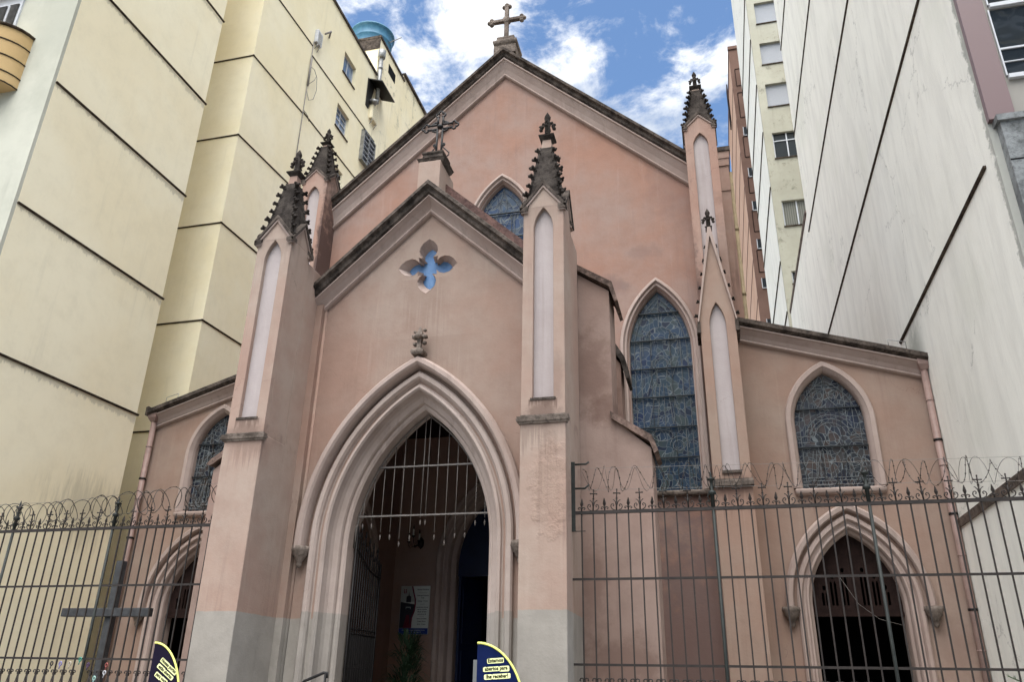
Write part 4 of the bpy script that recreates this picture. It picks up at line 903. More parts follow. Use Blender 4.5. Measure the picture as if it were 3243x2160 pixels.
# ================================================================== FENCES
def spiral(cx, cz, r, turns=1.4, a0=0, s=1, n=14):
    return [(cx + s * r * (1 - .75 * k / n) * math.cos(a0 + turns * 2 * PI * k / n), cz + r * (1 - .75 * k / n) * math.sin(a0 + turns * 2 * PI * k / n)) for k in range(n + 1)]
def mk(fn, name, mat):
    m = MB(); fn(m); return m.mesh(name, mat)
def f_cross(m):
    T = lambda pts, r=.006, n=5: m.tube([(a, 0, b) for a, b in pts], r, n)
    m.tube([(0, 0, 0), (0, 0, .15)], .009, 6); T([(0, .14), (0, .245)], .007); T([(-.032, .205), (.032, .205)], .007)
    for x, z_ in ((0, .25), (-.036, .205), (.036, .205)): m.blob((x, 0, z_), .0105)
    m.blob((0, 0, .145), .014)
    for s in (-1, 1):
        T([(s * .002, .0), (s * .03, .004), (s * .055, .02), (s * .067, .045), (s * .06, .07), (s * .042, .078), (s * .03, .066), (s * .034, .052), (s * .044, .052)])
        T([(s * .006, .06), (s * .014, .1), (s * .035, .125), (s * .045, .122)], .005)
def f_fleur(m):
    T = lambda pts, r=.006, n=5: m.tube([(a, 0, b) for a, b in pts], r, n)
    T([(0, 0), (0, .06)], .009); m.lathe([(.006, .045), (.02, .085), (.004, .15)], (0, 0, 0), 4, False)
    for s in (-1, 1): T([(0, .03), (s * .018, .045), (s * .036, .042), (s * .042, .028), (s * .032, .02), (s * .026, .028)])
    m.blob((0, 0, .035), .013)
def f_foot(m):   # leaf clasp under the lower rail with two spreading legs
    T = lambda pts, r=.007, n=5: m.tube([(a, -.004, b) for a, b in pts], r, n)
    for s in (-1, 1):
        T([(0, -.175), (s * .02, -.158), (s * .042, -.162), (s * .048, -.18), (s * .038, -.186)], .0075)
        T([(s * .006, -.2), (s * .03, -.36), (s * .066, -.56), (s * .076, -1.3)], .006)
    m.box(-.016, .016, -.014, .014, -.215, -.175)
def f_posttop(m):
    m.lathe([(.025, 0), (.025, .16), (.045, .165), (.05, .19), (.04, .21), (.02, .22), (.018, .30), (.022, .34), (.05, .355), (.055, .365), (.02, .375), (.012, .40), (.015, .42), (.003, .47)], (0, 0, 0), 8)
    T = lambda pts, r=.007, n=5: m.tube([(a, 0, b) for a, b in pts], r, n)
    for s in (-1, 1):
        T([(s * .01, 0), (s * .05, .01), (s * .075, .04), (s * .078, .07), (s * .06, .09), (s * .04, .08), (s * .042, .06)])
        T([(s * .02, .07), (s * .045, .1), (s * .06, .14), (s * .045, .175), (s * .035, .165)], .006)
        T([(s * .016, .23), (s * .04, .30), (s * .045, .35)], .006)
        T([(0, .36), (s * .05, .385), (s * .06, .40)], .006)
ME = dict(cross=mk(f_cross, 'cross_finial', M['fence']), fleur=mk(f_fleur, 'arrow_finial', M['fence']), foot=mk(f_foot, 'leaf_clasp', M['fence']), post=mk(f_posttop, 'post_crown', M['green_iron']))
FY = 10.4; SP = .1535
bm_ = MB(); bm_.box(-.0085, .0085, -.0085, .0085, .02, 3.76); BAR = bm_.mesh('bar', M['fence'])
bm_ = MB(); bm_.tube([(0, 0, 0), (0, 0, 3.8)], .021, 10); POST = bm_.mesh('post', M['green_iron'])
def fence(xa, xb, k0, x0, posts, label):
    F = thing('iron_fence', ((xa + xb) / 2, FY, 0), label, 'fence', 'tall spiked iron fences beside the porch')
    for z_, h in ((3.765, .0205), (2.92, .014), (1.91, .014), (.3, .014)):
        m = MB(); m.box(xa, xb, FY - .02 + (.0 if h > .02 else .012), FY + .016, z_ - h, z_ + h); m.build('rail', M['fence'], F)
    k = k0
    while x0 + k * SP < xb - .02:
        x = x0 + k * SP
        if x > xa + .02:
            if k in posts:
                p = inst(POST, 'post', F, (x, FY, 0)); inst(ME['post'], 'post_crown', p, (x, FY, 3.78))
            else:
                b = inst(BAR, 'bar', F, (x, FY, 0))
                big = (k % 2 == posts[0] % 2)
                f_ = inst(ME['cross' if big else 'fleur'], 'cross_finial' if big else 'arrow_finial', b, (x, FY, 3.785))
                f_.scale = (1.12, 1.5, 1.1); f_.rotation_euler = (random.uniform(-.04, .04), random.uniform(-.05, .05), random.uniform(-.1, .1))
                inst(ME['foot'], 'leaf_clasp', b, (x, FY, 1.93), sc=1.1)
        k += 1
    return F
fence(-12.95, -6.97, -14, -10.78, (0, 12), 'dark iron fence with cross and arrow finials, left of the church porch')
fence(-1.84, 4.18, -1, -1.71, (11, 23), 'dark iron fence with cross and arrow finials, right of the church porch')
# razor wire
def razor(xa, xb, zfun, rfun, label, pitch, seed, name='razor_wire', mat='razor', rr=.0055, barb=1, lean_=.07, irr=.55):
    rn = random.Random(seed); m = MB(); pts = []; th = 0; x = xa; barbs = []
    while x < xb:
        r = rfun(x) * (1 + .10 * math.sin(th * .23 + seed) + .06 * math.sin(th * .71)); zc = zfun(x) + .012 * math.sin(th * .37)
        lean = lean_ * math.sin(th * .5 + .6)
        pts.append((x + lean * math.cos(th) + .03 * math.sin(th * .33), FY + .02 + r * .8 * math.sin(th), zc + r * math.cos(th)))
        th += .30; x += pitch * .30 / (2 * PI) * (1 + irr * math.sin(th * .17 + seed))
    m.tube(pts, rr, 4)
    if lean_ < .05:
        p2 = []; th = 1.0; x = xa
        while x < xb:
            r = rfun(x) * (1 + .1 * math.sin(th * .31)); p2.append((x + .03 * math.sin(th * .4), FY + .02 - r * .8 * math.sin(th), zfun(x) + r * math.cos(th) + .01 * math.sin(th * .27))); th += .3; x += pitch * 1.25 * .3 / (2 * PI) * (1 + .45 * math.sin(th * .21 + 2))
        m.tube(p2, rr * .8, 4)
    if barb:
        for i in range(0, len(pts) - 1, 2):
            p = Vector(pts[i]); d = (Vector(pts[i + 1]) - p).normalized(); u = d.cross(Vector((0, 1, 0))).normalized()
            m.add([p - d * .013, p + u * .011, p + d * .013, p - u * .011, p + Vector((0, .003, 0))], [(0, 1, 4), (1, 2, 4), (2, 3, 4), (3, 0, 4)])
    t = thing(name, (xa, FY, zfun(xa)), label, 'razor wire', 'razor wire coils on the fences'); m.build('coil', M[mat], t)
    m = MB()
    for s in (-1, 1): m.tube([(xa, FY, zfun(xa) + s * rfun(xa) * .95), ((xa + xb) / 2, FY, zfun((xa + xb) / 2) + s * rfun(xa) * .9), (xb, FY, zfun(xb) + s * rfun(xb) * .95)], .0022, 4)
    m.build('guide_wire', M['wire'], t)
razor(-12.9, -7.0, lambda x: 4.03 + max(0, (x + 10.4)) * .065, lambda x: .165, 'dense coil of barbed razor wire on top of the left fence', .135, 1)
razor(-1.7, 4.15, lambda x: 4.215 - .018 * (x + 1.7), lambda x: .155, 'loose thin coil of barbed razor wire on top of the right fence', .235, 5, rr=.0036, lean_=.03, irr=.2)
t = thing('wire_bracket', (-1.82, FY, 3.5), 'green-black steel bracket holding the razor wire at the right pier', 'bracket')
m = MB(); m.box(-1.838, -1.79, FY - .03, FY + .0, 3.52, 4.45); m.build('upright', M['green_iron'], t)
m = MB(); m.tube([(-1.8, FY, 4.42), (-1.64, FY, 4.42), (-1.60, FY, 4.45)], .014, 6); m.tube([(-1.8, FY, 4.09), (-1.66, FY, 4.09), (-1.60, FY, 4.14)], .014, 6); m.box(-1.8, -1.66, FY - .01, FY, 3.52, 3.53); m.build('arm', M['green_iron'], t)
# charms tied to the left fence
cs = [(.30, .28, .62, 'violet'), (.02, .018, .016, 'black'), (.62, .55, .42, 'cream'), (.05, .38, .28, 'green'), (.10, .04, .16, 'dark plum'), (.7, .7, .72, 'white'), (.5, .8, .7, 'mint'), (.45, .12, .1, 'brick red')]
for i, (px_, pz_, ci) in enumerate([(-9.45, 1.84, 1), (-9.30, 1.84, 0), (-9.14, 1.84, 2), (-8.98, 1.90, 3), (-8.83, 1.83, 4), (-8.52, 1.83, 7), (-8.53, 1.73, 5), (-8.68, 1.655, 6)]):
    c = cs[ci]; key = 'charm' + str(ci)
    M[key] = M.get(key) or plain(c[3].replace(' ', '_') + '_ribbon', tuple(q_ * .6 for q_ in c[:3]), .5, 0, .2, 20)
    m = MB(); m.tube([(px_ + .02 * math.cos(t_ * PI / 5), FY - .03, pz_ + .026 * math.sin(t_ * PI / 5)) for t_ in range(10)], .009, 6, True); m.tube([(px_, FY - .03, pz_ - .02), (px_ - .01, FY - .03, pz_ - .07)], .007, 5)
    tag(m.build('tied_ribbon', M[key], None, base=(px_, FY - .03, pz_)), '%s ribbon loop tied low on the left fence bars' % c[3], 'ribbon', 'ribbons tied to the left fence')

# ================================================================== LEFT APARTMENT BUILDING
LX = -13.05
ap = thing('apartment_building', (-17, 20, 0), 'tall cream rendered apartment building with dark drip ledges, left of the church', 'apartment building')
m = MB(); m.box(-26, LX, 10.6, 15.15, 0, 26.3); m.build('side_wall', M['cream'], ap, 'large plain cream wall divided by dark ledges')
m = MB(); m.box(-26, -14.9, 15.15, 16.75, 0, 26.3); m.build('slot_wall', M['cream2'], ap)
WS = [(22.24, 23.3, 24.2, 25.22), (22.2, 23.25, 21.5, 22.57), (22.3, 23.25, 18.7, 19.9)]
m = MB(); m.box(-26, -13.2, 16.75, 25.15, 0, 26.55); m.plate([[(16.75, 0), (25.15, 0), (25.15, 26.55), (16.75, 26.55)]] + [[(a, c), (b, c), (b, d_), (a, d_)] for a, b, c, d_ in WS], -13.2, -13.0, 'x'); m.build('rear_wall', M['cream2'], ap)
m = MB(); m.box(-26, -13.0, 25.15, 28.1, 0, 28.75); m.build('stair_tower', M['cream3'], ap, 'stained taller block carrying the water tank')
m = MB(); m.box(-26, -13.06, 28.1, 31.8, 0, 29.2); m.build('far_wall', M['cream3'], ap)
# ledges
def ledge(par, pts, h=.05, d=.05, mat='ledge'):
    """drip ledge along a wall line: pts (x,y,z) with outward direction by caller"""
    m = MB()
    for (a, b, n) in pts:
        a = Vector(a); b = Vector(b); n = Vector(n) * d
        ins = -n.normalized() * .01
        m.hexa([a + ins - Vector((0, 0, h)), b + ins - Vector((0, 0, h)), b + n * .6 - Vector((0, 0, h)), a + n * .6 - Vector((0, 0, h)), a + ins, b + ins, b + n, a + n])
    return m.build('drip_ledge', M[mat], par)
for z_ in LZ:
    zz = z_ - .1
    ledge(ap, [((LX, 10.6, zz - .06), (LX, 15.2, zz + .03), (1, 0, 0))], .042, .035)
for z_ in LZ:
    k = .045 if z_ > 15 else .02
    ledge(ap, [((-14.9, 16.75, z_ + .05), (-12.96, 16.75, z_ + .06), (0, -1, 0)), ((-13.0, 16.71, z_ + .06), (-13.0, 19.9, z_ + .06 + 3.1 * k * 2), (1, 0, 0))], .035, .03)
for z0, z1 in ((22.87, 23.25), (20.26, 20.50), (17.3, 17.4), (14.2, 14.2)):
    ledge(ap, [((-13.0, 19.92, z0), (-13.0, 25.6, z1), (1, 0, 0))], .035, .03)
m = MB(); m.box(-13.1, -12.94, 16.7, 25.14, 26.5, 26.62); m.build('parapet_cap', M['grime'], ap)
m = MB(); m.box(-15.5, -12.95, 25.10, 28.1, 28.72, 28.85); m.box(-14.6, -12.97, 25.12, 25.145, 28.1, 28.72); m.build('tower_cap', M['grime'], ap)
m = MB(); m.box(-13.3, -12.96, 28.1, 31.8, 29.15, 29.3); m.build('far_cap', M['grime'], ap)
# windows on the side wall
for i_, (y0, y1, z0, z1) in enumerate(WS):
    m = MB(); m.box(-13.17, -13.15, y0 + .01, y1 - .01, z0 + .01, z1 - .01); w = m.build('window', M['skyglass'], ap)
    m = MB(); yy = (y0 + y1) / 2
    for a, b in ((y0 + .005, y0 + .05), (y1 - .05, y1 - .005), (yy - .02, yy + .02)): m.box(-13.148, -13.12, a, b, z0 + .01, z1 - .01)
    for a, b in ((z0 + .01, z0 + .05), (z1 - .06, z1 - .01)): m.box(-13.146, -13.118, y0 + .006, y1 - .006, a, b)
    if i_ > 0:
        for k in range(1, 4): zz = z0 + (z1 - z0) * k / 4; m.box(-13.146, -13.115, y0 + .006, y1 - .006, zz - .015, zz + .015)
    m.build('frame', M['whitepaint'], w)
    m = MB(); m.box(-13.15, -12.96, y0 - .04, y1 + .04, z0 - .05, z0 + .003); m.build('sill', M['ledge'], w)
m = MB(); m.box(-13.01, -12.985, 26.25, 27.05, 27.7, 28.2); m.build('vent_opening', M['black'], ap)
m = MB(); m.box(-13.02, -12.99, 24.4, 25.5, 21.55, 22.9); w = m.build('window', M['skyglass'], ap, 'louvred window projecting from the wall')
m = MB()
for k in range(6): zz = 21.6 + k * .24; m.hexa([(-13.0, 24.42, zz), (-13.0, 25.45, zz), (-12.86, 25.45, zz - .08), (-12.86, 24.42, zz - .08), (-13.0, 24.42, zz + .02), (-13.0, 25.45, zz + .02), (-12.86, 25.45, zz - .06), (-12.86, 24.42, zz - .06)])
m.build('louvre', M['whitepaint'], w)
m = MB()
for a, b, c, d in ((24.38, 24.44, 21.5, 22.95), (25.46, 25.52, 21.5, 22.95), (24.38, 25.52, 21.45, 21.52), (24.38, 25.52, 22.9, 22.97), (24.9, 24.94, 21.5, 22.9)): m.box(-13.0, -12.84, a, b, c, d)
m.build('frame', M['galv'], w)
# flue
m = MB(); m.tube([(-12.82, 25.1, 24.9), (-12.82, 25.1, 27.5)], .09, 10); m.lathe([(.13, 0), (.17, .03), (.17, .42), (.13, .46)], (-12.82, 25.1, 27.42), 12); m.lathe([(.11, 0), (.11, .1)], (-12.82, 25.1, 26.8), 12)
fl = m.build('flue_pipe', M['galv'], ap, 'steel flue pipe with a cylindrical cowl')
m = MB(); m.hexa([(-13.0, 24.5, 25.75), (-13.0, 25.9, 25.75), (-12.35, 25.9, 25.5), (-12.35, 24.5, 25.5), (-13.0, 24.5, 25.80), (-13.0, 25.9, 25.80), (-12.35, 25.9, 25.55), (-12.35, 24.5, 25.55)])
m.plate([[(24.42, 24.3), (24.42, 25.75), (25.05, 25.75), (24.7, 24.3)]], -13.0, -12.96, 'x'); m.build('hood', M['iron'], fl)
m = MB(); m.blob((-12.84, 24.85, 24.75), .22, 1, 1, .8, .3); m.build('duct_elbow', M['galv'], fl)
# air conditioners
def ac(loc, sz, label, mat):
    x, y, z_ = loc; t = thing('air_conditioner', (x, y, z_), label, 'air conditioner', 'air conditioners on the cream wall')
    m = MB(); m.box(x, x + sz[0], y, y + sz[1], z_, z_ + sz[2]); m.build('casing', M[mat], t, bevel=.02)
    m = MB(); m.tube([(x + .04, y + .1, z_), (x + sz[0], y + .1, z_ - .02), (x + .02, y + .1, z_ - .25)], .015, 5); m.tube([(x + .04, y + sz[1] - .1, z_), (x + sz[0], y + sz[1] - .1, z_ - .02), (x + .02, y + sz[1] - .1, z_ - .25)], .015, 5); m.build('bracket', M['galv'], t)
    m = MB()
    for k in range(7): m.box(x + sz[0], x + sz[0] + .008, y + .06, y + sz[1] - .06, z_ + .05 + k * (sz[2] - .1) / 7, z_ + .065 + k * (sz[2] - .1) / 7)
    m.build('grille', M['well'], t); return t
ac((-13.0, 24.85, 23.95), (.16, .6, .75), 'cream painted air conditioner casing under the steel flue', 'cream2')
ac((-13.0, 19.92, 23.5), (.14, .38, .6), 'small grey air conditioner high on the cream wall above the cables', 'whitepaint')
t = thing('cable_run', (-12.98, 19.9, 14), 'grey conduit and drooping cables running down the cream wall', 'cable')
m = MB(); m.tube([(-12.97, 19.9, 14), (-12.97, 19.9, 23.5)], .018, 6); m.tube([(-12.95, 19.9, 21.4), (-12.95, 19.9, 22.7)], .04, 6); m.build('conduit', M['wire'], t)
m = MB(); m.tube([(-12.96, 19.9, 22.3), (-12.9, 20.1, 22.3), (-12.88, 20.3, 22.1), (-12.88, 20.4, 21.6), (-12.9, 20.3, 21.1), (-12.95, 20.1, 20.9), (-12.97, 19.9, 21.2)], .012, 5)
m.tube([(-12.96, 19.95, 21.5), (-12.9, 20.2, 21.9), (-12.9, 20.3, 22.2)], .01, 5); m.tube([(-12.8, 20.3, 24.2), (-12.75, 20.6, 24.6), (-12.9, 20.8, 24.75), (-12.98, 20.9, 24.6)], .035, 6)
m.tube([(-12.96, 19.9, 20.3), (-12.9, 20.1, 20.2), (-12.9, 20.25, 20.05)], .015, 5); m.build('loose_cable', M['wire'], t)
# street facade, balcony and shutters
m = MB(); m.box(-26, LX - .004, 10.52, 10.6, 0, 26.3); m.build('street_facade', M['offwhite'], ap)
m = MB(); m.box(-15.9, -14.62, 10.48, 10.52, 14.3, 16.3); w = m.build('window', M['whitepaint'], ap, 'white framed window with louvred shutters')
for x0_, x1_ in ((-15.75, -15.4), (-15.28, -15.02), (-14.93, -14.68)):
    m = MB(); m.box(x0_, x1_, 10.47, 10.479, 14.4, 16.0)
    for k in range(40): zz = 14.42 + k * .04; m.hexa([(x0_, 10.44, zz), (x1_, 10.44, zz), (x1_, 10.475, zz + .02), (x0_, 10.475, zz + .02), (x0_, 10.44, zz + .006), (x1_, 10.44, zz + .006), (x1_, 10.475, zz + .028), (x0_, 10.475, zz + .028)])
    m.build('shutter', M['galv'], w)
m = MB(); m.box(-16.2, -14.55, 10.3, 10.6, 16.32, 16.5); m.build('lintel', M['ochre'], ap)
bal = MB()
def balrow(z_, k=0.0):  # curved front
    return [(-13.95 - .0 - 2.6 * (1 - math.cos(t)) * 1.0, 10.55 - (1.15 + k) * math.sin(t) ** .9 if t > 0 else 10.55, z_) for t in [PI / 2 * i / 14 for i in range(15)]]
rows = [balrow(13.35), balrow(14.78)]
bal.strip(rows, smooth=True); bal.add(balrow(13.35) + [(-16.55, 10.55, 13.35)], [tuple(range(16))]); bal.add(balrow(14.78) + [(-16.55, 10.55, 14.78)], [tuple(range(16))])
b = bal.build('balcony', M['ochre'], ap, 'rounded ochre balcony')
m = MB()
for z_ in (13.36, 13.62, 14.02, 14.42): m.tube([(x + .0, y - .01, z_) for x, y, z__ in balrow(z_)], .018, 5)
m.tube([(x, y - .02, 14.8) for x, y, z__ in balrow(14.8)], .04, 6); m.build('groove', M['ledge'], b)
# blue water tank on the tower
t = thing('water_tank', (-14.6, 27.2, 29.5), 'blue plastic rooftop water tank on the cream building', 'water tank')
m = MB(); m.lathe([(.80, 0), (.88, .42), (.91, .45), (.90, .48), (.96, .85), (.99, .88), (.98, .91), (1.03, 1.35), (1.09, 1.38), (1.09, 1.45), (.95, 1.52), (.4, 1.66), (.1, 1.68)], (-14.5, 27.2, 29.6), 36); m.build('tank_body', M['tank'], t)
m = MB(); m.box(-15.4, -13.6, 26.5, 28.0, 28.85, 29.6); m.build('plinth', M['cream3'], t)
m = MB(); m.tube([(-13.5, 27.0, 30.3), (-12.85, 27.0, 30.5)], .025, 6); m.build('overflow_pipe', M['galv'], t)

# ================================================================== RIGHT BUILDINGS
RX = 4.165
wb = thing('white_building', (9, 18, 0), 'tall building with bare streaked white side wall and pink tiled front, right of the church', 'building')
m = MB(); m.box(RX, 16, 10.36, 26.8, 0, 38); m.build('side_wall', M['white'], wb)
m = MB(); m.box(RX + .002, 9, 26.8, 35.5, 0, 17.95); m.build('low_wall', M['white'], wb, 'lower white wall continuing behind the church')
def wledge(y0, y1, z_, h=.09, d=.06, par=None):
    m = MB(); m.hexa([(RX + .01, y0, z_ - h), (RX + .01, y1, z_ - h), (RX - d * .5, y1, z_ - h), (RX - d * .5, y0, z_ - h), (RX + .01, y0, z_), (RX + .01, y1, z_), (RX - d, y1, z_), (RX - d, y0, z_)])
    m.build('drip_ledge', M['ledge'] if h < .12 else M['stone'], par or wb)
for z_ in (12.75, 17.2, 21.5, 25.85, 30.1): wledge(10.4, 26.82, z_, .045, .035)
wledge(10.75, 17.2, 8.62, .045, .04)
wledge(10.4, 15.7, 4.50, .125, .06)
wledge(26.8, 35.5, 18.08, .13, .05)
m = MB(); m.box(RX + .004, RX + .34, 10.26, 10.36, 9.05, 38); m.build('tile_pier', M['pinktile'], wb, 'mauve mosaic tile strip')
m = MB(); m.box(RX + .34, 9, 10.30, 10.36, 9.05, 38); m.build('tile_front', M['greytile'], wb)
m = MB(); m.box(RX + .10, 9, 10.2, 10.36, 0, 8.95); m.box(RX + .06, 9, 10.16, 10.36, 8.95, 9.05); m.build('stone_base', M['greystone'], wb)
m = MB(); m.box(RX + .10, 9, 10.195, 10.2, 8.30, 8.32); m.box(RX + .10, 9, 10.195, 10.2, 7.1, 7.12); m.box(5.2, 5.22, 10.195, 10.2, 0, 8.3); m.build('joint', M['black'], wb)
def front_window(x0_, x1_, z0, z1):
    m = MB(); m.box(x0_, x1_, 10.292, 10.3, z0, z1); w = m.build('window', M['wglass'], wb)
    m = MB(); m.box(x0_, x1_, 10.24, 10.3, z0 - .07, z0); m.box(x0_, x1_, 10.27, 10.3, z0 + (z1 - z0) * .38, z0 + (z1 - z0) * .38 + .03)
    m.box(x0_ - .02, x0_, 10.27, 10.3, z0, z1)
    for k in range(1, 10): m.box(x0_ + k * .4, x0_ + k * .4 + .022, 10.27, 10.3, z0, z0 + (z1 - z0) * .38 if k % 2 else z1)
    m.box(x0_, x1_, 10.272, 10.3, z0 + (z1 - z0) * .19, z0 + (z1 - z0) * .19 + .015)
    m.build('frame', M['whitepaint'], w)
front_window(4.56, 8.6, 9.78, 11.02); front_window(4.58, 8.6, 11.12, 12.4); front_window(4.58, 8.6, 13.6, 15.2)
m = MB(); m.box(4.62, 9, 10.22, 10.3, 9.08, 9.1); m.build('sill_line', M['ledge'], wb)
# rear block with window column in the light well
rb = thing('rear_apartment_block', (9, 41, 0), 'narrow tall block with cream window wall and streaked white side, behind the white building', 'apartment building')
m = MB(); m.box(RX, 16, 36.72, 45.4, 0, 52); m.build('side_wall', M['white'], rb)
LW = ((36.75, 38.35, 's'), (33.75, 35.3, 's'), (30.8, 32.36, 's'), (27.42, 29.06, 'o'), (23.27, 24.77, 'c'), (40.0, 41.6, 's'), (20.0, 20.7, 'o'))
m = MB(); m.plate([[(RX - .004, 0), (16, 0), (16, 52), (RX - .004, 52)]] + [[(4.57, a), (6.2, a), (6.2, b), (4.57, b)] for a, b, _ in LW], 36.5, 36.715); m.build('window_wall', M['well'], rb)
for z0, z1, kind in LW:
    x0_, x1_ = 4.57, 6.2
    m = MB(); m.box(x0_ + .002, x1_ - .002, 36.66, 36.70, z0 + .002, z1 - .002); w = m.build('window', M[dict(s='shutter', o='wglass', c='curtain')[kind]], rb)
    m = MB(); m.box(x0_ - .03, x1_, 36.44, 36.66, z0 - .06, z0); m.build('sill', M['ledge'], w)
    m = MB()
    if kind == 's': m.box(x0_ + .002, x1_ - .01, 36.63, 36.657, z0 + .01, z0 + .06)
    else:
        m.box(x0_ + .003, x0_ + .06, 36.62, 36.657, z0 + .01, z1 - .01); m.box(5.25, 5.31, 36.62, 36.657, z0 + .01, z1 - .01); m.box(x0_ + .003, x1_ - .01, 36.61, 36.655, z0 + .01, z0 + .07)
        if kind == 'o': m.box(x0_ + .003, x1_ - .01, 36.61, 36.655, z1 - .5, z1 - .45)
    m.build('frame', M['whitepaint'], w)
for z0, z1 in ((39.15, 42.33), (35.81, 38.85), (32.52, 35.58), (29.29, 32.3), (25.77, 28.7), (21.36, 25.53), (18.6, 21.3)):
    m = MB(); zz = (z0)
    m.hexa([(RX + .01, 36.6, zz - .06), (RX + .01, 45.4, zz - .0), (RX - .04, 45.4, zz - .0), (RX - .04, 36.6, zz - .06), (RX + .01, 36.6, zz), (RX + .01, 45.4, zz + .06), (RX - .05, 45.4, zz + .06), (RX - .05, 36.6, zz)])
    m.build('drip_ledge', M['ledge'], rb)
# brown / orange blocks far behind
bb = thing('brown_building', (7, 55, 0), 'slim brown tower with orange side wall, seen past the rear block', 'apartment building')
m = MB(); m.box(3.95, 12, 50.2, 62, 0, 47.6); m.build('side_wall', M['orange'], bb)
m = MB(); m.box(3.93, 12, 50, 50.2, 0, 47.8); m.build('front_wall', M['brown'], bb)
for z0, z1 in ((44.0, 45.6), (41.0, 43.3), (37.4, 39.2), (34.3, 35.6), (31.1, 32.8), (27.9, 29.6)):
    m = MB(); m.box(4.22, 6, 49.97, 50, z0 - .03, z0 + .02); m.box(4.22, 6, 49.97, 50, z1, z1 + .05); m.box(4.20, 4.25, 49.97, 50, z0, z1); m.build('panel_frame', M['door_wood'], bb)
for zc in (39.7, 36.05, 33.2, 30.1, 27.05, 24.0):
    m = MB(); m.box(4.32, 5.1, 49.95, 49.99, zc - .36, zc + .36); w = m.build('window', M['wglass'], bb)
    m = MB(); m.box(4.30, 5.1, 49.92, 49.98, zc - .42, zc - .36); m.box(4.29, 4.34, 49.92, 49.98, zc - .40, zc + .36); m.build('frame', M['whitepaint'], w)
m = MB(); m.box(3.88, 12, 49.9, 50.1, 47.6, 47.9); m.box(3.90, 3.95, 50.2, 62, 47.4, 47.7); m.build('parapet', M['brown'], bb)
m = MB(); m.box(3.86, 3.95, 55.5, 56.5, 45, 49.0); m.build('fin', M['door_wood'], bb)
for z_ in range(20, 47, 3): 
    m = MB(); m.box(3.925, 3.95, 50.25, 61.9, z_, z_ + .1); m.build('ledge', M['brown'], bb)
b2 = thing('far_brown_building', (8, 75, 0), 'lower brown and orange block farthest back between the church and the white building', 'apartment building')
m = MB(); m.box(4.32, 12, 70.2, 84, 0, 42.8); m.build('side_wall', M['orange'], b2); m = MB(); m.box(4.30, 12, 70, 70.2, 0, 43); m.build('front_wall', M['brown'], b2)

# pine twig reaching over at the lower right
t = thing('conifer', (3.75, 11.3, 0), 'young conifer with green needled branches at the right edge behind the fence', 'tree')
m = MB(); m.tube([(3.75, 11.3, 0), (3.73, 11.3, 1.0), (3.75, 11.28, 1.62)], .035, 7, r1=.012); m.build('trunk', M['door_wood'], t)
m = MB(); rn = random.Random(3)
for k in range(26):
    z_ = .5 + 1.15 * k / 26; a = k * 2.4; L = .75 - .42 * k / 26; o = Vector((3.74, 11.3, z_)); d = Vector((math.cos(a), math.sin(a), .28)).normalized()
    if k == 22: d = Vector((-.86, -.35, .36)).normalized(); L = .72; z_ = 1.55; o.z = 1.6
    m.tube([o, o + d * L], .006, 4)
    for j in range(30):
        p = o + d * L * (j + 2) / 31
        for q in range(5):
            v = (d * .7 + Vector((rn.uniform(-1, 1), rn.uniform(-1, 1), rn.uniform(-.6, 1))) * .8).normalized() * .06; w_ = v.cross(Vector((0, 0, 1))).normalized() * .0035
            m.add([p - w_, p + w_, p + v], [(0, 1, 2)])
m.build('needles', M['pine'], t)
# cable hanging in the right side doorway
m = MB(); m.tube([(2.05, 15.6, 3.55), (2.3, 15.62, 3.1), (2.6, 15.6, 2.85), (2.95, 15.6, 2.75)], .003, 5)
tag(m.build('hanging_wire', M['wire'], None, base=(2.05, 15.6, 3.55)), 'thin pale wire drooping across the right side doorway', 'wire')

# ================================================================== SETTING
g = N('concrete_paving')
v = g.noise(3, 8, .7); br = g.n.new('ShaderNodeTexBrick'); br.inputs['Scale'].default_value = 1.6; g.l.new(g.pos, br.inputs['Vector'])
br.inputs['Color1'].default_value = (.30, .29, .27, 1); br.inputs['Color2'].default_value = (.34, .33, .31, 1); br.inputs['Mortar'].default_value = (.14, .13, .12, 1); br.inputs['Mortar Size'].default_value = .012
M['paving'] = g.out(g.mix(g.ramp(v, .35, .7, 0, .5), br.outputs['Color'], (.2, .19, .18)), .9, v, .3)
M['asphalt'] = plain('asphalt', (.05, .05, .052), .9, 0, .35, 6)
m = MB(); m.box(-400, 400, -400, 500, -.2, -.16); tag(m.build('ground', M['asphalt'], None, base=(0, 0, -.2)), 'ground of the city block', 'ground', kind='structure')
m = MB(); m.box(-40, 40, -1.5, 10.35, -.159, 0); m.box(-13.0, 4.2, 10.35, 16.5, -.159, -.004); tag(m.build('pavement', M['paving'], None, base=(0, 4, -.1)), 'grey paved forecourt and pavement', 'pavement', kind='structure')
